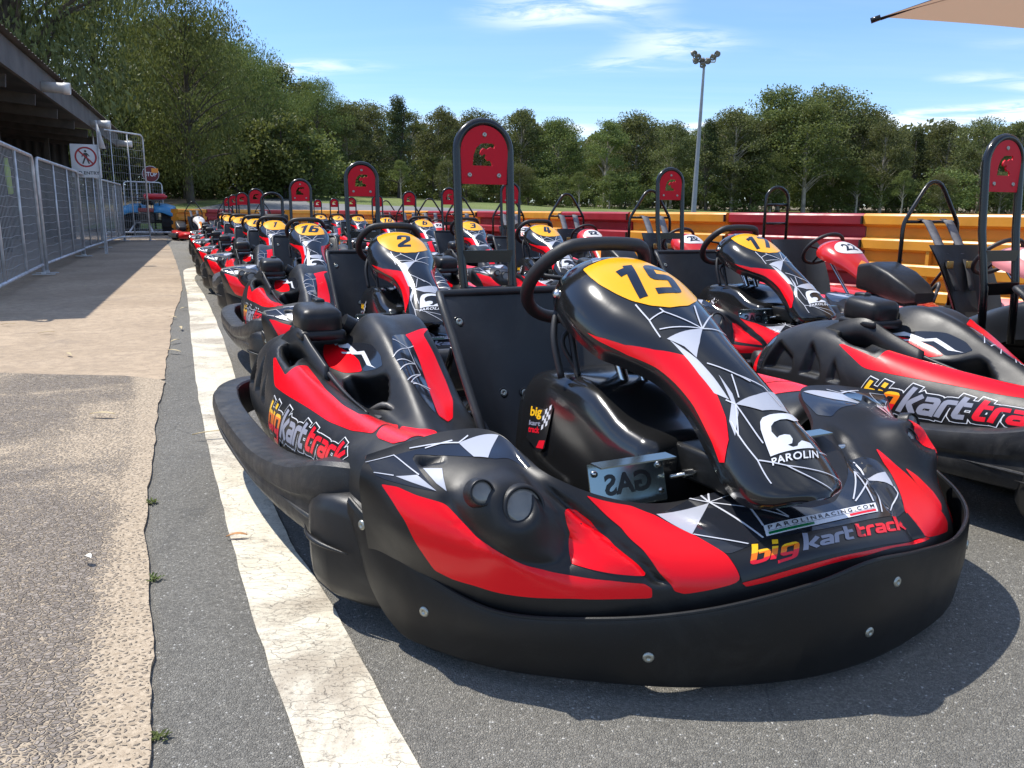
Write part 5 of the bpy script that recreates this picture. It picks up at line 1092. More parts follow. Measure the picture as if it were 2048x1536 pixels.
# ---------------------------------------------------------------- shed, fence, signs
M['steel'] = mat('galvanised_tube', (.58, .59, .60), .42, metal=.35, var=.25, vscale=8); M['wire'] = mat('galvanised_wire', (.40, .405, .41), .5, metal=.2)
M['roof'] = mat('weathered_fascia_board', (.105, .098, .088), .75, var=.3, vscale=2.5, bump=.3, bscale=20); M['tin'] = mat('dark_corrugated_sheet', (.055, .055, .055), .6, var=.3, vscale=2); M['timber'] = mat('old_timber', (.075, .065, .055), .8, var=.3, vscale=5)
M['pvc'] = mat('grey_white_pipe', (.72, .70, .66), .45, var=.1, vscale=10); M['signw'] = mat('sign_white', (.72, .73, .74), .4, var=.05); M['signr'] = mat('sign_red', (.40, .012, .02), .4)
shed = empty('shed', (-5.35, 8.25, 0), math.atan2(.94, -.342)-math.pi/2, label='long open fronted shed with weathered roof edge and dark interior', cat='shed')
# local frame: +Y runs along the eave away from the camera, -X goes back under the roof
mb = MB(); Ls = 17.2; y0 = -1.15; zf = 2.57; zt = 2.93
mb.box((-.03, (y0+Ls)/2, (zf+zt)/2), (.05, Ls-y0, zt-zf)); mb.build('fascia', M['roof'], shed)
mb = MB(); V = []; n = 160
for j in (0, 1):
    for i in range(n+1):
        y = y0-.05+(Ls-y0+.1)*i/n; V.append(((.10, -5.2)[j], y, (zt+.02, zt+.55)[j]+.012*math.cos(i*math.pi)))
mb.add(V, [(i, i+1, n+2+i, n+1+i) for i in range(n)], False); mb.build('roof', mat('weathered_roof_sheet', (.11, .105, .095), .6, var=.3, vscale=1.5), shed)
mb = MB()
for i in range(9): mb.box((-2.6, y0+.3+i*2.02, zf+.12), (5.0, .07, .16), Matrix.Rotation(.095, 3, 'Y'))
for x in (-1.2, -2.6, -4.0): mb.box((x, (y0+Ls)/2, zf+.02-.10*x), (.09, Ls-y0, .10))
mb.build('rafter', M['timber'], shed)
for y in (3.4, 8.2, 13.4): MB().box((-1.25, y, zf/2+.05), (.09, .09, zf)).build('post', M['timber'], shed)
mb = MB(); secs = []
for i in range(181): y = y0+(Ls-y0)*i/180; secs.append([(-4.6+.025*math.cos(i*1.3), y, 0), (-4.6+.025*math.cos(i*1.3), y, 3.3)])
mb.add([p for s_ in secs for p in s_], [(2*i, 2*i+2, 2*i+3, 2*i+1) for i in range(180)]); mb.build('wall', M['tin'], shed)
mb = MB(); secs = [[(-4.6+3.3*i/60, Ls-.05+.02*math.cos(i*1.6), 0), (-4.6+3.3*i/60, Ls-.05+.02*math.cos(i*1.6), 3.0)] for i in range(61)]
mb.add([p for s_ in secs for p in s_], [(2*i, 2*i+2, 2*i+3, 2*i+1) for i in range(60)]); mb.build('wall', M['tin'], shed)
mb = MB(); mb.box((-4.55, 4.6, 1.05), (.06, .95, 2.1)); mb.build('door', mat('pale_door_panel', (.30, .30, .29), .6, var=.1), shed)
for y in (5.2, 11.0, 16.7):
    mb = MB(); r = .078; mb.lathe([(r*.9, 0), (r, 0), (r*1.02, .30), (r*1.12, .31), (r*1.12, .40), (r, .40), (r*.9, .40), (r*.9, .05)], (-.02, y, zf+.08), (.5, y, zf+.06), 24); mb.build('drain_pipe', M['pvc'], shed)
def sp_(x, y, z=0): return shed.matrix_basis_world @ Vector((x, y, z))
Ms = Matrix.Translation(shed.location) @ Matrix.Rotation(shed.rotation_euler.z, 4, 'Z')
def SL(x, y, z=0): return Ms @ Vector((x, y, z))
# things standing under the roof
def thing_at(name, x, y, rz, label, cat): p = SL(x, y); return empty(name, p, shed.rotation_euler.z+rz, label=label, cat=cat)
wb_ = thing_at('notice_board', -.75, 2.0, .1, 'plain white board leaning under the shed roof behind the first fence panel', 'board'); mb = MB(); mb.box((0, 0, .95), (.03, 1.0, .62)); mb.build('panel', M['signw'], wb_); mb = MB(); mb.box((.0, -.42, .5), (.04, .04, 1.0)); mb.box((.0, .42, .5), (.04, .04, 1.0)); mb.build('leg', M['timber'], wb_)
cab = thing_at('storage_cabinet', -2.6, 4.6, 0, 'grey ribbed metal cabinet standing in the dark shed', 'cabinet'); mb = MB(); mb.rbox((0, 0, .62), (.6, 1.3, 1.2), .02); mb.build('body', mat('grey_cabinet', (.14, .145, .14), .55, var=.1), cab)
for k in range(5): MB().box((.312, -.52+k*.26, .62), (.02, .20, 1.05)).build('door', mat('cabinet_door', (.17, .175, .165), .5) if k == 0 else bpy.data.materials['cabinet_door'], cab)
tb = thing_at('workbench', -2.2, .4, 0, 'dark workbench behind the nearest fence panel', 'bench'); mb = MB(); mb.box((0, 0, .82), (.7, 1.6, .05)); mb.build('top', M['timber'], tb)
for sx in (-.3, .3):
    for sy in (-.7, .7): MB().box((sx, sy, .40), (.06, .06, .79)).build('leg', M['timber'], tb)
vp = thing_at('safety_vest', -1.17, 8.25, 0, 'yellow safety vest hanging from a shed post behind the second fence panel', 'vest'); mb = MB()
mb.loft([[(.0, -.05, 1.75), (.03, .05, 1.75), (.0, .06, 1.74), (-.02, -.04, 1.74)], [(.0, -.13, 1.5), (.04, .12, 1.52), (.0, .14, 1.5), (-.02, -.11, 1.5)], [(.02, -.12, 1.1), (.05, .13, 1.12), (.02, .15, 1.1), (.0, -.10, 1.1)]]); mb.build('cloth', mat('hi_vis_yellow', (.55, .75, .08), .7), vp)
def fence(a, b, label, h=1.48, name='fence_panel'):
    a = Vector((*a, 0)); b = Vector((*b, 0)); L = (b-a).length; e = empty(name, a, math.atan2(b.y-a.y, b.x-a.x), label=label, cat='fence panel', group='galvanised mesh fence panels')
    mb = MB(); r = .12; R = .021
    pts = [(0.02, 0, .02), (.02, 0, h-r)]+[(.02+r-r*math.cos(t), 0, h-r+r*math.sin(t)) for t in (.4, .8, 1.2)]+[(.02+r, 0, h), (L-.02-r, 0, h)]+[(L-.02-r+r*math.sin(t), 0, h-r+r*math.cos(t)) for t in (.4, .8, 1.2)]+[(L-.02, 0, h-r), (L-.02, 0, .02)]
    mb.tube(pts, R, 10); mb.tube([(.02, 0, .15), (L-.02, 0, .15)], R*.9, 8); mb.build('frame', M['steel'], e)
    for k in (1, 2): MB().tube([(L*k/3, 0, .15), (L*k/3, 0, h)], .014, 8).build('upright', M['steel'], e)
    mb = MB(); nx = int(L/.085)
    for i in range(1, nx): x = L*i/nx; mb.tube([(x, .02, .13), (x, .02, h)], .0027, 4, cap=False)
    for k in range(1, 13): z = .15+(h-.15)*k/13; mb.tube([(.02+(L-.04)*i/24, .02+.004*math.sin(i*2.1+k), z+.006*math.sin(i*1.3+k*2)) for i in range(25)], .0027, 4, cap=False)
    mb.build('wire_mesh', M['wire'], e)
    for x in (.02, L-.02): mb = MB(); mb.box((x, 0, .03), (.07, .26, .008)); mb.box((x, 0, .045), (.05, .05, .03)); mb.build('foot', M['steel'], e)
    return e
fence((-4.25, 6.55), (-5.98, 10.62), 'nearest mesh fence panel, cut off by the left edge')
fence((-6.06, 10.84), (-7.6, 14.85), 'mesh fence panel in front of the safety vest, second from the camera')
fence((-7.68, 14.95), (-8.92, 18.35), 'mesh fence panel below the no entry sign')
fence((-8.98, 18.45), (-10.35, 22.4), 'mesh fence panel beside the quad bike, fourth from the camera')
fence((-10.6, 22.9), (-11.6, 24.6), 'short mesh fence panel standing just left of the quad bike')
fence((-12.95, 28.2), (-12.1, 29.3), 'short mesh fence panel behind the quad bike, beside the stop sign', 1.75)
gt = fence((-10.1, 20.6), (-9.75, 22.6), 'tall mesh gate frame at the end of the shed', 2.75, 'mesh_gate'); gt['category'] = 'gate'; del gt['group']
# no entry sign
sg = empty('no_entry_sign', (-7.95, 15.9, 0), math.radians(27), label='white no entry sign with a crossed out walking figure', cat='sign')
mb = MB(); mb.rbox((0, 0, 1.72), (.50, .012, .60), .005); sb_ = mb.build('sign_board', M['signw'], sg); mb = MB(); mb.box((-.2, .03, .72), (.04, .04, 1.45)); mb.box((.2, .03, .72), (.04, .04, 1.45)); mb.build('post', M['steel'], sg)
mb = MB(); c = Vector((0, -.008, 1.79)); n = 40
mb.add([c+Vector((r*math.cos(2*math.pi*k/n), 0, r*math.sin(2*math.pi*k/n))) for r in (.155, .185) for k in range(n)], [(k, (k+1) % n, n+(k+1) % n, n+k) for k in range(n)], False)
d = Vector((-.115, 0, .115)); w = Vector((.010, 0, .010)); mb.add([c+d+w+Vector((0, -.002, 0)), c+d-w+Vector((0, -.002, 0)), c-d-w+Vector((0, -.002, 0)), c-d+w+Vector((0, -.002, 0))], [(0, 1, 2, 3)], False); mb.build('symbol', M['signr'], sb_)
mb = MB()
mb.add([c+Vector((.022*math.cos(a), -.001, .105+.022*math.sin(a))) for a in [2*math.pi*k/14 for k in range(14)]], [tuple(range(14))], False)
for pl in ([(-.03, .075), (.03, .075), (.028, -.01), (-.026, -.01)], [(-.03, .07), (-.07, .015), (-.06, .0), (-.022, .05)], [(.03, .07), (.068, .02), (.058, .008), (.022, .05)], [(-.026, -.012), (.004, -.012), (-.045, -.125), (-.068, -.12)], [(.0, -.012), (.028, -.012), (.062, -.115), (.040, -.125)]):
    mb.add([c+Vector((x, -.001, z)) for x, z in pl], [tuple(range(len(pl)))], False)
mb.build('walking_figure', M['ink'], sb_); V, F, asp = text_mesh('NO ENTRY', .02); mb = MB(); mb.add([Vector((-.21+.42*x, -.0075, 1.475+.06*y)) for x, y in V], F, False); mb.build('lettering', M['ink'], sb_, fix=False)
fl = empty('pennant', (-7.75, 15.95, 0), math.radians(27), label='narrow white triangular pennant above the no entry sign', cat='pennant'); mb = MB(); mb.loft([[(.03, 0, 2.42), (.035, 0, 2.42), (.035, .012, 2.42), (.03, .012, 2.42)], [(.03, 0, 1.95), (.15, 0, 1.95), (.15, .012, 1.95), (.03, .012, 1.95)]]); mb.build('cloth', M['signw'], fl); MB().cyl((.02, .01, 0), (.02, .01, 2.45), .012).build('pole', M['steel'], fl)
# stop sign behind the quad bike
ss_ = empty('stop_sign', (-12.6, 29.6, 0), math.radians(20), label='small round dark red stop sign with an orange patch, on a post', cat='sign'); mb = MB(); mb.cyl((0, 0, 2.05), (0, .012, 2.05), .27, n=28); sb2 = mb.build('disc', mat('dark_sign_red', (.16, .02, .02), .45), ss_)
V, F, asp = text_mesh('STOP', .02); mb = MB(); mb.add([Vector((-.20+.40*x, -.004, 1.97+.15*y)) for x, y in V], F, False); mb.build('lettering', M['signw'], sb2, fix=False); mb = MB(); mb.box((.14, -.008, 2.17), (.22, .01, .15)); mb.build('patch', M['oldorange'], sb2)
mb = MB(); mb.lathe([(.262, -.006), (.275, -.006), (.275, .014), (.262, .014)], (0, 0, 2.05), (0, 1, 2.05), 28); mb.build('rim', M['signw'], sb2); MB().cyl((.03, .03, 0), (.03, .03, 1.9), .03).build('post', M['timber'], ss_)
# quad bike seen from behind
qb = empty('quad_bike', (-12.15, 28.1, 0), math.radians(18), label='blue quad bike parked with its back to the karts', cat='quad bike'); qb.scale = (1.38,)*3
M['blue'] = mat('sky_blue_plastic', (.03, .20, .38), .35, coat=.1)
for sx in (-1, 1):
    for (y, r, w_) in ((0, .33, .27), (1.15, .31, .22)):
        c0 = Vector((sx*.44-w_/2, y, r)); c1 = Vector((sx*.44+w_/2, y, r)); mb = MB(); mb.lathe([(r*.5, .02), (r*.8, 0), (r*.96, .03), (r, .08), (r, w_-.08), (r*.96, w_-.03), (r*.8, w_), (r*.5, w_-.02)], c0, c1, 30)
        for k in range(20): a = k*math.pi/10; mb.box(((c0.x+c1.x)/2, y+math.cos(a)*r, r+math.sin(a)*r), (w_*.75, .035, .03), Matrix.Rotation(a+math.pi/2, 3, 'X'))
        ty = mb.build('wheel', M['tyre'], qb); MB().cyl(c0+Vector((.03, 0, 0)), c1-Vector((.03, 0, 0)), r*.5, n=20).build('rim', M['rim'], ty)
    mb = MB(); pr = catmull([(sx*.16, -.02, .74), (sx*.22, -.30, .72), (sx*.36, -.40, .66), (sx*.54, -.36, .58)], 4)
    secs = []
    for k, (y, z) in enumerate([(-.42, .50), (-.38, .60), (-.2, .68), (.05, .70), (.28, .66), (.38, .55)]): secs.append([(sx*.17, y, z+.06), (sx*.36, y, z+.05), (sx*.58, y, z-.02), (sx*.61, y, z-.07), (sx*.59, y, z-.075), (sx*.36, y, z+.03), (sx*.17, y, z+.035)])
    mb.loft(secs); mb.build('rear_fender', M['blue'], qb)
    secs = []
    for (y, z) in [(.80, .55), (.88, .66), (1.1, .72), (1.35, .68), (1.5, .56)]: secs.append([(sx*.12, y, z+.06), (sx*.36, y, z+.04), (sx*.55, y, z-.02), (sx*.54, y, z-.045), (sx*.36, y, z+.02), (sx*.12, y, z+.035)])
    mb = MB(); mb.loft(secs); mb.build('front_fender', M['blue'], qb)
mb = MB(); mb.rbox((0, .25, .78), (.26, .75, .12), .05); mb.build('seat', M['seat'], qb); mb = MB(); mb.rbox((0, .4, .46), (.30, 1.3, .34), .06); mb.rbox((0, -.12, .42), (.34, .25, .26), .04); mb.cyl((-.44, 0, .33), (.44, 0, .33), .04); mb.build('engine', M['engine'], qb)
mb = MB(); mb.tube([(-.36, .86, 1.02), (-.1, .90, 1.0), (.1, .90, 1.0), (.36, .86, 1.02)], .017); mb.tube([(0, .95, .7), (0, .90, 1.0)], .02); mb.build('handlebar', M['frame'], qb)
mb = MB()
for x in (-.3, -.1, .1, .3): mb.tube([(x, -.38, .82), (x, .0, .82)], .012, 6)
mb.tube([(-.34, -.38, .82), (.34, -.38, .82), (.34, 0, .82), (-.34, 0, .82)], .014, 8, closed=True); mb.tube([(-.3, -.3, .82), (-.28, -.25, .66)], .012); mb.tube([(.3, -.3, .82), (.28, -.25, .66)], .012); mb.build('rack', M['frame'], qb)
mb = MB(); mb.rbox((0, -.40, .60), (.34, .03, .09), .01); mb.build('tail_light', mat('tail_light_red', (.25, .05, .05), .3), qb)
dg_ = empty('drag_frame', (-12.05, 27.25, 0), math.radians(18), label='low steel drag frame hitched behind the quad bike', cat='drag frame'); mb = MB(); mb.tube([(-1.0, 0, .12), (1.0, 0, .12)], .03); mb.tube([(-.35, 0, .12), (-.2, .6, .42)], .03); mb.tube([(.35, 0, .12), (.2, .6, .42)], .03); mb.tube([(-.25, .55, .42), (.25, .55, .42)], .03)
for x in (-1, 1): mb.tube([(x, 0, .12), (x, 0, .0)], .03)
mb.build('frame', M['steel'], dg_)
fe = empty('fire_extinguisher', (-12.15, 28.1, 1.18), math.radians(18), label='red fire extinguisher lying across the rack of the quad bike', cat='fire extinguisher'); mb = MB(); mb.lathe([(.0001, -.02), (.06, -.01), (.095, .03), (.10, .08), (.10, .56), (.09, .62), (.05, .66), (.03, .70), (.0001, .70)], (-.05, -.28, .08), (1, -.26, .08), 24); mb.build('cylinder', mat('extinguisher_red', (.50, .012, .02), .3, coat=.3), fe); mb = MB(); mb.rbox((-.10, -.28, .08), (.10, .08, .12), .02); mb.tube(catmull([(-.12, -.28, .1), (-.25, -.3, .14), (-.3, -.3, .04), (-.2, -.32, .0)], 4), .015, 8); mb.build('valve', M['frame'], fe)
# tyre stacks
def tyre_stack(x, y, n, label):
    e = empty('tyre_stack', (x, y, 0), label=label, cat='tyre stack')
    for k in range(n): mb = MB(); r = .29; mb.lathe([(r*.55, .01), (r*.75, 0), (r*.95, .02), (r, .06), (r, .13), (r*.95, .17), (r*.75, .19), (r*.55, .18)], (0, 0, k*.19), (0, 0, 1+k*.19), 26); mb.build('tyre', M['tyre'], e)
tyre_stack(-6.55, 21.9, 4, 'stack of black tyres left of the bare hoop of kart 1'); tyre_stack(-5.95, 21.2, 4, 'stack of black tyres behind the hoop of kart 16'); tyre_stack(-3.2, 20.6, 4, 'stack of black tyres behind the hoop of kart 2, against the barrier')

# ---------------------------------------------------------------- flood light mast
lm = empty('light_mast', (9.55, 45, 0), label='tall grey steel mast with a cluster of floodlights', cat='light mast'); lm.rotation_euler = (0, math.radians(1.2), 0); lm.location.z = hgt(9.55, 45)-.55
mb = MB(); mb.cyl((0, 0, 0), (0, 0, 8.35), .145, .060, 20); mb.cyl((0, 0, 0), (0, 0, .03), .3, n=20); mb.build('pole', mat('galvanised_mast', (.27, .29, .31), .5, metal=.3, var=.1), lm)
mb = MB(); mb.tube([(-.55, 0, 8.32), (.55, 0, 8.32)], .035); mb.tube([(-.55, 0, 8.32), (-.6, 0, 8.65)], .03); mb.tube([(.55, 0, 8.32), (.6, 0, 8.65)], .03); mb.tube([(0, -.4, 8.32), (0, .4, 8.32)], .03); mb.build('crossarm', M['steel'], lm)
for (x, z, rx, ry) in [(-.62, 8.72, .5, -.5), (-.40, 8.58, .6, -.3), (-.15, 8.40, .7, -.1), (.15, 8.40, .7, .1), (.40, 8.58, .6, .3), (.62, 8.74, .5, .5), (-.1, 8.22, .9, 0), (-.5, 8.38, .6, -.4)]:
    R = Matrix.Rotation(ry, 3, 'Y') @ Matrix.Rotation(rx, 3, 'X'); mb = MB(); c = Vector((x, -.1, z)); mb.rbox(c, (.25, .10, .20), .02, R); mb.lathe([(.12, -.05), (.16, -.16)], c, c+R @ Vector((0, 1, 0)), 14); mb.tube([c, (x*.9, 0, z-.15)], .02, 6); mb.build('floodlight', mat('floodlight_grey', (.30, .29, .27), .45, metal=.4) if 'floodlight_grey' not in bpy.data.materials else bpy.data.materials['floodlight_grey'], lm)

# ---------------------------------------------------------------- parasol at the upper right
pa = empty('parasol', (4.35, 4.75, 0), label='square tan parasol overhead at the upper right', cat='parasol')
A = Vector((2.35, 5.7, 2.1)); e1 = Vector((.94, .34, 0)).normalized(); e2 = Vector((.34, -.94, 0)).normalized(); W_ = 2.9; apex = A+e1*W_/2+e2*W_/2+Vector((0, 0, .62)); cs_ = [A, A+e1*W_, A+e1*W_+e2*W_, A+e2*W_]
pa.location = (apex.x, apex.y, 0); of = Vector((apex.x, apex.y, 0)); mb = MB()
for i in range(4):
    a, b = cs_[i]-of, cs_[(i+1) % 4]-of; ap = apex-of; N = 12; V = []; F = []
    for r in range(N+1):
        for c_ in range(N+1):
            t = r/N; q = a.lerp(b, c_/N); sag = -.05*math.sin(math.pi*c_/N)*t; V.append(ap.lerp(q, t)+Vector((0, 0, -.07*math.sin(math.pi*t)+sag*-.6)))
    for r in range(N):
        for c_ in range(N): F.append((r*(N+1)+c_, (r+1)*(N+1)+c_, (r+1)*(N+1)+c_+1, r*(N+1)+c_+1))
    mb.add(V, F)
mt = bpy.data.materials.new('tan_canopy_cloth'); mt.use_nodes = True; t = mt.node_tree; b = t.nodes['Principled BSDF']; b.inputs['Base Color'].default_value = (.42, .29, .21, 1); b.inputs['Roughness'].default_value = .9
tl = t.nodes.new('ShaderNodeBsdfTranslucent'); tl.inputs[0].default_value = (.42, .29, .20, 1); mxx = t.nodes.new('ShaderNodeMixShader'); mxx.inputs[0].default_value = .45; t.links.new(b.outputs[0], mxx.inputs[1]); t.links.new(tl.outputs[0], mxx.inputs[2]); t.links.new(mxx.outputs[0], t.nodes['Material Output'].inputs[0])
cn = mb.build('canopy', mt, pa, fix=False)
mb = MB()
a0 = A+e1*1.15+e2*.42-of; 
for k in range(3):
    pts = catmull([a0+e1*(.0+.05*k)+Vector((0, 0, .155-.02*k)), a0+e1*(.25+.05*k)+e2*.05+Vector((0, 0, .16)), a0+e1*(.55+.05*k)-e2*(.02*k)+Vector((0, 0, .11-.02*k))], 5)
mb = MB(); mb.cyl((0, 0, 0), (0, 0, 2.75), .03); mb.build('pole', M['frame'], pa)
for i in range(4): mb = MB(); mb.tube([apex-of-Vector((0, 0, .06)), cs_[i]-of+Vector((0, 0, -.01))], .010, 8); mb.tube([cs_[i]-of, cs_[i]-of+(cs_[i]-apex).normalized()*.06], .018, 8); mb.build('rib', M['frame'], pa)
mb = MB(); mb.cyl((0, 0, 0), (0, 0, .07), .3, n=28); mb.build('base', M['frame'], pa)
# ---------------------------------------------------------------- trees
def leafmat(name, c0, c1, tr=.32):
    m = bpy.data.materials.new(name); m.use_nodes = True; t = m.node_tree; b = t.nodes['Principled BSDF']; b.inputs['Roughness'].default_value = .55; b.inputs['Specular IOR Level'].default_value = .25
    g = t.nodes.new('ShaderNodeNewGeometry'); oi = t.nodes.new('ShaderNodeObjectInfo'); c = mixn(t, g.outputs['Random Per Island'], c0, c1); hs = t.nodes.new('ShaderNodeHueSaturation'); t.links.new(c, hs.inputs['Color'])
    t.links.new(rng(t, oi.outputs['Random'], 0, 1, .482, .515, False), hs.inputs['Hue']); t.links.new(rng(t, oi.outputs['Random'], 0, 1, .75, 1.25, False), hs.inputs['Value']); t.links.new(hs.outputs[0], b.inputs['Base Color'])
    tl = t.nodes.new('ShaderNodeBsdfTranslucent'); t.links.new(mixn(t, .5, hs.outputs[0], (.15, .16, .03)), tl.inputs[0]); mx_ = t.nodes.new('ShaderNodeMixShader'); mx_.inputs[0].default_value = tr; t.links.new(b.outputs[0], mx_.inputs[1]); t.links.new(tl.outputs[0], mx_.inputs[2]); t.links.new(mx_.outputs[0], t.nodes['Material Output'].inputs[0]); return m
LM = [leafmat('olive_gum_leaves', (.075, .092, .035), (.200, .215, .085), .42), leafmat('dark_pine_needles', (.040, .064, .028), (.095, .130, .055), .30), leafmat('fresh_green_leaves', (.085, .120, .034), (.205, .245, .080), .42)]
BK = [mat('pale_gum_bark', (.36, .31, .25), .8, var=.4, vscale=2), mat('dark_bark', (.09, .075, .06), .9, var=.3, vscale=3)]
def make_tree(kind, seed, H, R, droop=0, nclump=46, per=150, leaf=.17, base=.30, lm=0, bk=0):
    """H height, R crown radius; clumps of leaf blades hang on real limbs"""
    r = random.Random(seed); e = empty('gum_tree'); tb = MB(); lean = (r.uniform(-.06, .06)*H, r.uniform(-.04, .04)*H)
    tr = [Vector((0, 0, -.3))]+[Vector((lean[0]*(k/6)**1.3+r.uniform(-.04, .04)*R*.5, lean[1]*(k/6)**1.3+r.uniform(-.04, .04)*R*.5, H*.86*k/6)) for k in range(1, 7)]
    rad = [H*.020*(1-.80*k/6)+.012 for k in range(7)]; tb.tube(catmull(tr, 3), [np.interp(i/18, [k/6 for k in range(7)], rad) for i in range(19)], 8)
    clumps = []
    for i in range(nclump):
        f = r.random()**.8
        if kind == 'pine':
            z = base*H+(H-base*H)*f; rr_ = R*(1-f)*.95+.15; a = r.uniform(0, 6.283); q = math.sqrt(r.random())*rr_; p = Vector((q*math.cos(a), q*math.sin(a), z)); cs = (.42, .42, .20)
        else:
            z = H*(base+(1-base)*f); sh = math.sin(math.pi*min(1, max(.02, (z/H-base+.12)/(1.14-base))))**.62; a = r.uniform(0, 6.283); q = (r.random()**.42)*R*sh; p = Vector((q*math.cos(a)+lean[0]*z/H, q*math.sin(a)+lean[1]*z/H, z)); k_ = r.uniform(.6, 1.45); cs = (.30*k_, .30*k_, .19*k_)
        clumps.append((p, cs))
        if i % 2 == 0:
            zi = min(.84, max(.15, (p.z/H)-.16*r.uniform(.7, 1.4)))*6/.86; k0 = int(min(5, zi)); b0 = tr[k0].lerp(tr[k0+1], zi-k0) if k0 < 6 else tr[6]; mid = b0.lerp(p, .5)+Vector((0, 0, R*.10)); rb = H*.006*(1.2-p.z/H); tb.tube(catmull([b0, mid, p], 3), [rb*1.2, rb*1.1, rb, rb*.9, rb*.7, rb*.5, rb*.3], 5, cap=False)
    tb.build('trunk', BK[bk], e)
    rs = np.random.RandomState(seed); Vs = []; n_tot = 0
    for p, cs in clumps:
        n = per; d = rs.normal(size=(n, 3)); d /= np.linalg.norm(d, axis=1)[:, None]; rad_ = rs.rand(n)[:, None]**.45; s_ = R*np.array(cs)*1.05; c = np.array(p)+d*rad_*s_
        if droop: c[:, 2] -= rs.rand(n)**2*droop*(rad_[:, 0])
        t = rs.normal(size=(n, 3)); t[:, 2] -= (2.2 if droop else .7); t /= np.linalg.norm(t, axis=1)[:, None]; w = np.cross(t, rs.normal(size=(n, 3))); w /= np.linalg.norm(w, axis=1)[:, None]+1e-9
        L = leaf*.9*(.6+.8*rs.rand(n))[:, None]; wd = L*(.16 if droop else .30)
        Vs.append(np.stack([c-t*L*.5, c+w*wd, c+t*L*.5, c-w*wd], 1).reshape(-1, 3)); n_tot += n
    V = np.concatenate(Vs); me = bpy.data.meshes.new('crown'); me.vertices.add(len(V)); me.vertices.foreach_set('co', V.ravel()); me.loops.add(len(V)); me.loops.foreach_set('vertex_index', np.arange(len(V))); me.polygons.add(n_tot); me.polygons.foreach_set('loop_start', np.arange(0, len(V), 4)); me.update(calc_edges=True); me.materials.append(LM[lm]); o = bpy.data.objects.new('crown', me); COL.objects.link(o); o.parent = e; return e
# a handful of originals, unit-ish sizes, then copies along the edge of the wood
T = [make_tree('gum', 11, 9, 2.6, base=.34, nclump=84, per=170), make_tree('gum', 12, 9.5, 2.2, base=.42, nclump=70, per=170), make_tree('gum', 13, 8, 2.9, base=.28, nclump=90, per=170), make_tree('gum', 14, 10, 2.3, base=.48, nclump=66, per=160, lm=2), make_tree('pine', 15, 9.5, 1.7, base=.16, nclump=80, per=110, lm=1, bk=1), make_tree('gum', 16, 8.5, 3.1, base=.30, nclump=96, per=160, lm=2)]
SH = make_tree('gum', 21, 3.2, 2.0, base=.05, nclump=34, per=150, leaf=.15, lm=2, bk=1)
used = set()
def put(i, x, y, s, rz, label, grp, cat='tree', nm='gum_tree', sz=None):
    src = T[i]; c = src if i not in used else copy_tree(src); used.add(i); c.name = nm if i != 4 else 'pine_tree'; c.location = (x, y, hgt(x, y)-.05); c.rotation_euler.z = rz; c.scale = (s, s, sz or s); tag(c, label, cat, grp); return c
sky_px = [(330, 90), (400, 82), (470, 120), (560, 165), (610, 190), (650, 238), (700, 228), (800, 214), (880, 238), (960, 245), (1040, 240), (1110, 258), (1200, 258), (1260, 250), (1330, 262), (1400, 255), (1450, 240), (1490, 262), (1540, 205), (1590, 232), (1640, 204), (1690, 240), (1740, 262), (1800, 272), (1860, 262), (1930, 258), (2000, 262), (2100, 262)]
rt = random.Random(5)
GL = 'olive green gum tree in the dense wood beyond the grass bank'; GP = 'dark green pine in the dense wood beyond the grass bank'; GF = 'bright green broad crowned tree in the dense wood beyond the grass bank'
for j, (px, py) in enumerate(sky_px):
    d = 59+rt.uniform(-2.5, 3.5); x = (px-1024)/1657*d; hz = 425+(px-1024)*.0087; top = .85+(hz-py)/1657*d*1.02; i = [0, 2, 1, 5, 3, 2, 0, 4][j % 8]
    if px in (1540,): i = 5
    if px in (1640,): i = 2
    hh0 = [9, 9.5, 8, 10, 9.5, 8.5][i]; s = (top-hgt(x, d))/hh0; w = s*rt.uniform(.95, 1.15)
    put(i, x, d, w, rt.uniform(0, 6.28), {3: GF, 5: GF, 4: GP}.get(i, GL), 'trees of the wood beyond the grass bank', sz=s)
for row_, (dy, dh) in enumerate(((6, .94), (12, .98), (-4.5, .60))):
    n = 26 if row_ < 2 else 17
    for k in range(n):
        px = 300+(1850)*(k+rt.uniform(.1, .9))/n; d = 60+dy+rt.uniform(-1.5, 1.5); x = (px-1024)/1657*d; py = np.interp(px, [p for p, q in sky_px], [q for p, q in sky_px]); hz = 425+(px-1024)*.0087
        top = (.85+(hz-py)/1657*d)*dh*rt.uniform(.86, 1.0); i = rt.choice([0, 1, 2, 3, 4, 5, 4] if row_ < 2 else [0, 2, 5, 3]); hh0 = [9, 9.5, 8, 10, 9.5, 8.5][i]; s = (top-hgt(x, d))/hh0
        put(i, x, d, s*rt.uniform(1.0, 1.35), rt.uniform(0, 6.28), {3: GF, 5: GF, 4: GP}.get(i, GL), 'trees of the wood beyond the grass bank', sz=s)
# undergrowth along the foot of the wood
first = True
for k in range(44):
    px = 330+1800*(k+rt.random()*.8)/44; d = 58.5+rt.uniform(-2.5, 5); x = (px-1024)/1657*d; c = SH if first else copy_tree(SH); first = False; c.name = 'shrub'; s = rt.uniform(.55, 1.05); c.location = (x, d, hgt(x, d)-.1); c.scale = (s*1.2, s*1.1, s); c.rotation_euler.z = rt.uniform(0, 6.28); tag(c, 'leafy green shrub at the foot of the wood beyond the grass bank', 'shrub', 'shrubs under the trees beyond the grass bank')
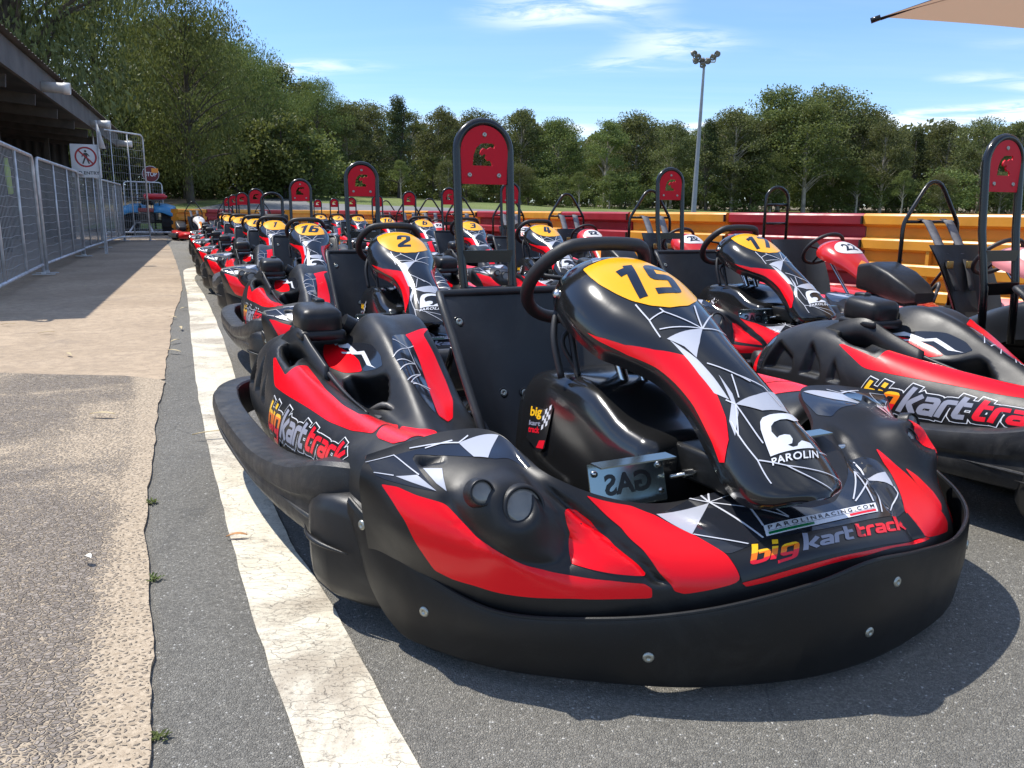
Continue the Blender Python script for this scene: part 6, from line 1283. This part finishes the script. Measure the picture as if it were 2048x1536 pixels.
# deep wood behind: reads as one mass
mb = MB(); rs = np.random.RandomState(9); n = 60000; xx = rs.uniform(-75, 95, n); yy = rs.uniform(76, 84, n); zz0 = rs.rand(n)**.9*(np.where(xx < -20, 8.6, 6.6)+.8*np.sin(xx*.7)+.5*np.sin(xx*1.9))+1.6; cc = np.stack([xx, yy, zz0], 1); t = rs.normal(size=(n, 3)); t /= np.linalg.norm(t, axis=1)[:, None]; w = np.cross(t, rs.normal(size=(n, 3))); w /= np.linalg.norm(w, axis=1)[:, None]; L = .22+.22*rs.rand(n)[:, None]
V = np.stack([cc-t*L, cc+w*L*.6, cc+t*L, cc-w*L*.6], 1).reshape(-1, 3); me = bpy.data.meshes.new('far_wood'); me.vertices.add(len(V)); me.vertices.foreach_set('co', V.ravel()); me.loops.add(len(V)); me.loops.foreach_set('vertex_index', np.arange(len(V))); me.polygons.add(n); me.polygons.foreach_set('loop_start', np.arange(0, len(V), 4)); me.update(calc_edges=True); me.materials.append(LM[0]); o = bpy.data.objects.new('far_wood', me); COL.objects.link(o); tag(o, 'dark mass of foliage deep in the wood', 'wood', kind='stuff')
# tall trees close behind the shed
big = [make_tree('gum', 31, 15, 4.2, droop=1.5, base=.18, nclump=150, per=260, leaf=.24, lm=0, bk=1), make_tree('gum', 32, 13, 4.0, droop=.8, base=.14, nclump=140, per=240, leaf=.22, lm=2, bk=1)]
bl = [(0, -18.4, 33, 1.28, 0, 'tall weeping gum tree hanging over the shed roof end, at the upper left'), (1, -15.6, 41, .74, 2, 'dense dark green tree right of the weeping gum at the upper left'), (0, -23, 33, 1.05, 2.1, 'large gum tree rising behind the middle of the shed'), (1, -26, 38, 1.1, 4, 'large dark tree behind the near end of the shed roof'), (1, -21.5, 45, .92, 5, 'broad tree behind the stop sign'), (1, -15.3, 50, .66, 1, 'leafy tree above the far barrier, left of the grass'), (0, -30, 44, 1.1, 1.2, 'outermost tall tree at the upper left corner'), (1, -13.0, 56, .56, 3.3, 'rounded tree where the wood steps down to the left of the grass')]
ub = set()
for i, x, y, s, rz, lb in bl:
    c = big[i] if i not in ub else copy_tree(big[i]); ub.add(i); c.location = (x, y, hgt(x, y)-.05); c.scale = (s, s, s); c.rotation_euler.z = rz; tag(c, lb, 'tree', 'tall trees behind the shed')
for k in range(16):
    x = -26+k*.95+rt.uniform(-.4, .4); y = 47+rt.uniform(-2, 4); c = copy_tree(SH); s = rt.uniform(.9, 1.5); c.location = (x, y, hgt(x, y)-.1); c.scale = (s*1.2, s, s); c.rotation_euler.z = rt.uniform(0, 6.28); tag(c, 'leafy shrub under the tall trees behind the shed', 'shrub', 'shrubs under the tall trees behind the shed')

# ---------------------------------------------------------------- small litter and weeds
ml = [mat('dry_tan_leaf', (.48, .22, .07), .7, var=.2, vscale=40), mat('dry_straw_leaf', (.50, .40, .22), .7, var=.2, vscale=40), mat('white_chip', (.75, .73, .66), .7)]
def leaf(x, y, rz, L, w, m, label, z=.006, nm='fallen_leaf'):
    e = MB(); P = []; n = 7
    for i in range(n):
        t = i/(n-1); ww = w*math.sin(math.pi*(.04+.92*t))**.8; cz = .004+.006*math.sin(math.pi*t)+.004*t; P += [(-L/2+L*t, -ww, cz+.003), (-L/2+L*t, 0, cz), (-L/2+L*t, ww, cz+.003)]
    e.add(P, [(i*3+k, i*3+3+k, i*3+4+k, i*3+1+k) for i in range(n-1) for k in (0, 1)]); o = e.build(nm, ml[m], fix=False); o.location = (x, y, z); o.rotation_euler.z = rz; return tag(o, label, 'leaf', 'dry leaves scattered on the ground')
leaf(-.72, 2.05, .1, .055, .007, 0, 'orange leaf lying across the edge of the white line', .005)
leaf(-1.68, 3.30, -.1, .11, .011, 1, 'yellowish leaf alone on the rough path at the far left', .02)
leaf(-1.13, 3.02, .35, .14, .006, 1, 'long pale curled leaf near the kerb edge on the rough path', .02); leaf(-1.02, 1.87, -.6, .03, .008, 2, 'small white chip on the rough path', .02)
for k, (x, y) in enumerate([(-2.1, 5.3), (-2.3, 5.9), (-1.95, 4.9), (-2.75, 7.1), (-2.9, 7.9), (-3.3, 8.6), (-2.6, 6.5), (-3.7, 9.9), (-4.6, 9.1), (-3.1, 5.6), (-2.5, 4.75), (-3.6, 6.0), (-5.2, 8.6), (-4.9, 12.2)]):
    leaf(x-.08, y, rt.uniform(0, 3.1), rt.uniform(.07, .12), .010, 1, 'straw coloured leaf on the dusty concrete beside the karts', .014)
def weed(x, y, s, label):
    mb = MB(); r = random.Random(int(y*100))
    for k in range(22):
        a = r.uniform(0, 6.28); L = s*r.uniform(.5, 1); b = Vector((r.uniform(-.5, .5)*s, r.uniform(-.5, .5)*s, 0)); d = Vector((math.cos(a), math.sin(a), r.uniform(.3, 1.2))).normalized()*L; w = Vector((-math.sin(a), math.cos(a), 0))*s*.10; mb.add([b-w, b+w, b+d*.6+w, b+d+Vector((0, 0, -.2*L)), b+d*.6-w], [(0, 1, 2, 3, 4)], False)
    o = mb.build('weed', LM[2], fix=False); o.location = (x, y, .004); tag(o, label, 'weed', 'small weeds along the path edge')
weed(-1.06, 2.32, .024, 'small green weed at the path edge, farthest of three'); weed(-.83, 1.80, .022, 'small green weed at the path edge, middle of three'); weed(-.57, 1.21, .020, 'small green weed at the path edge, nearest the camera')
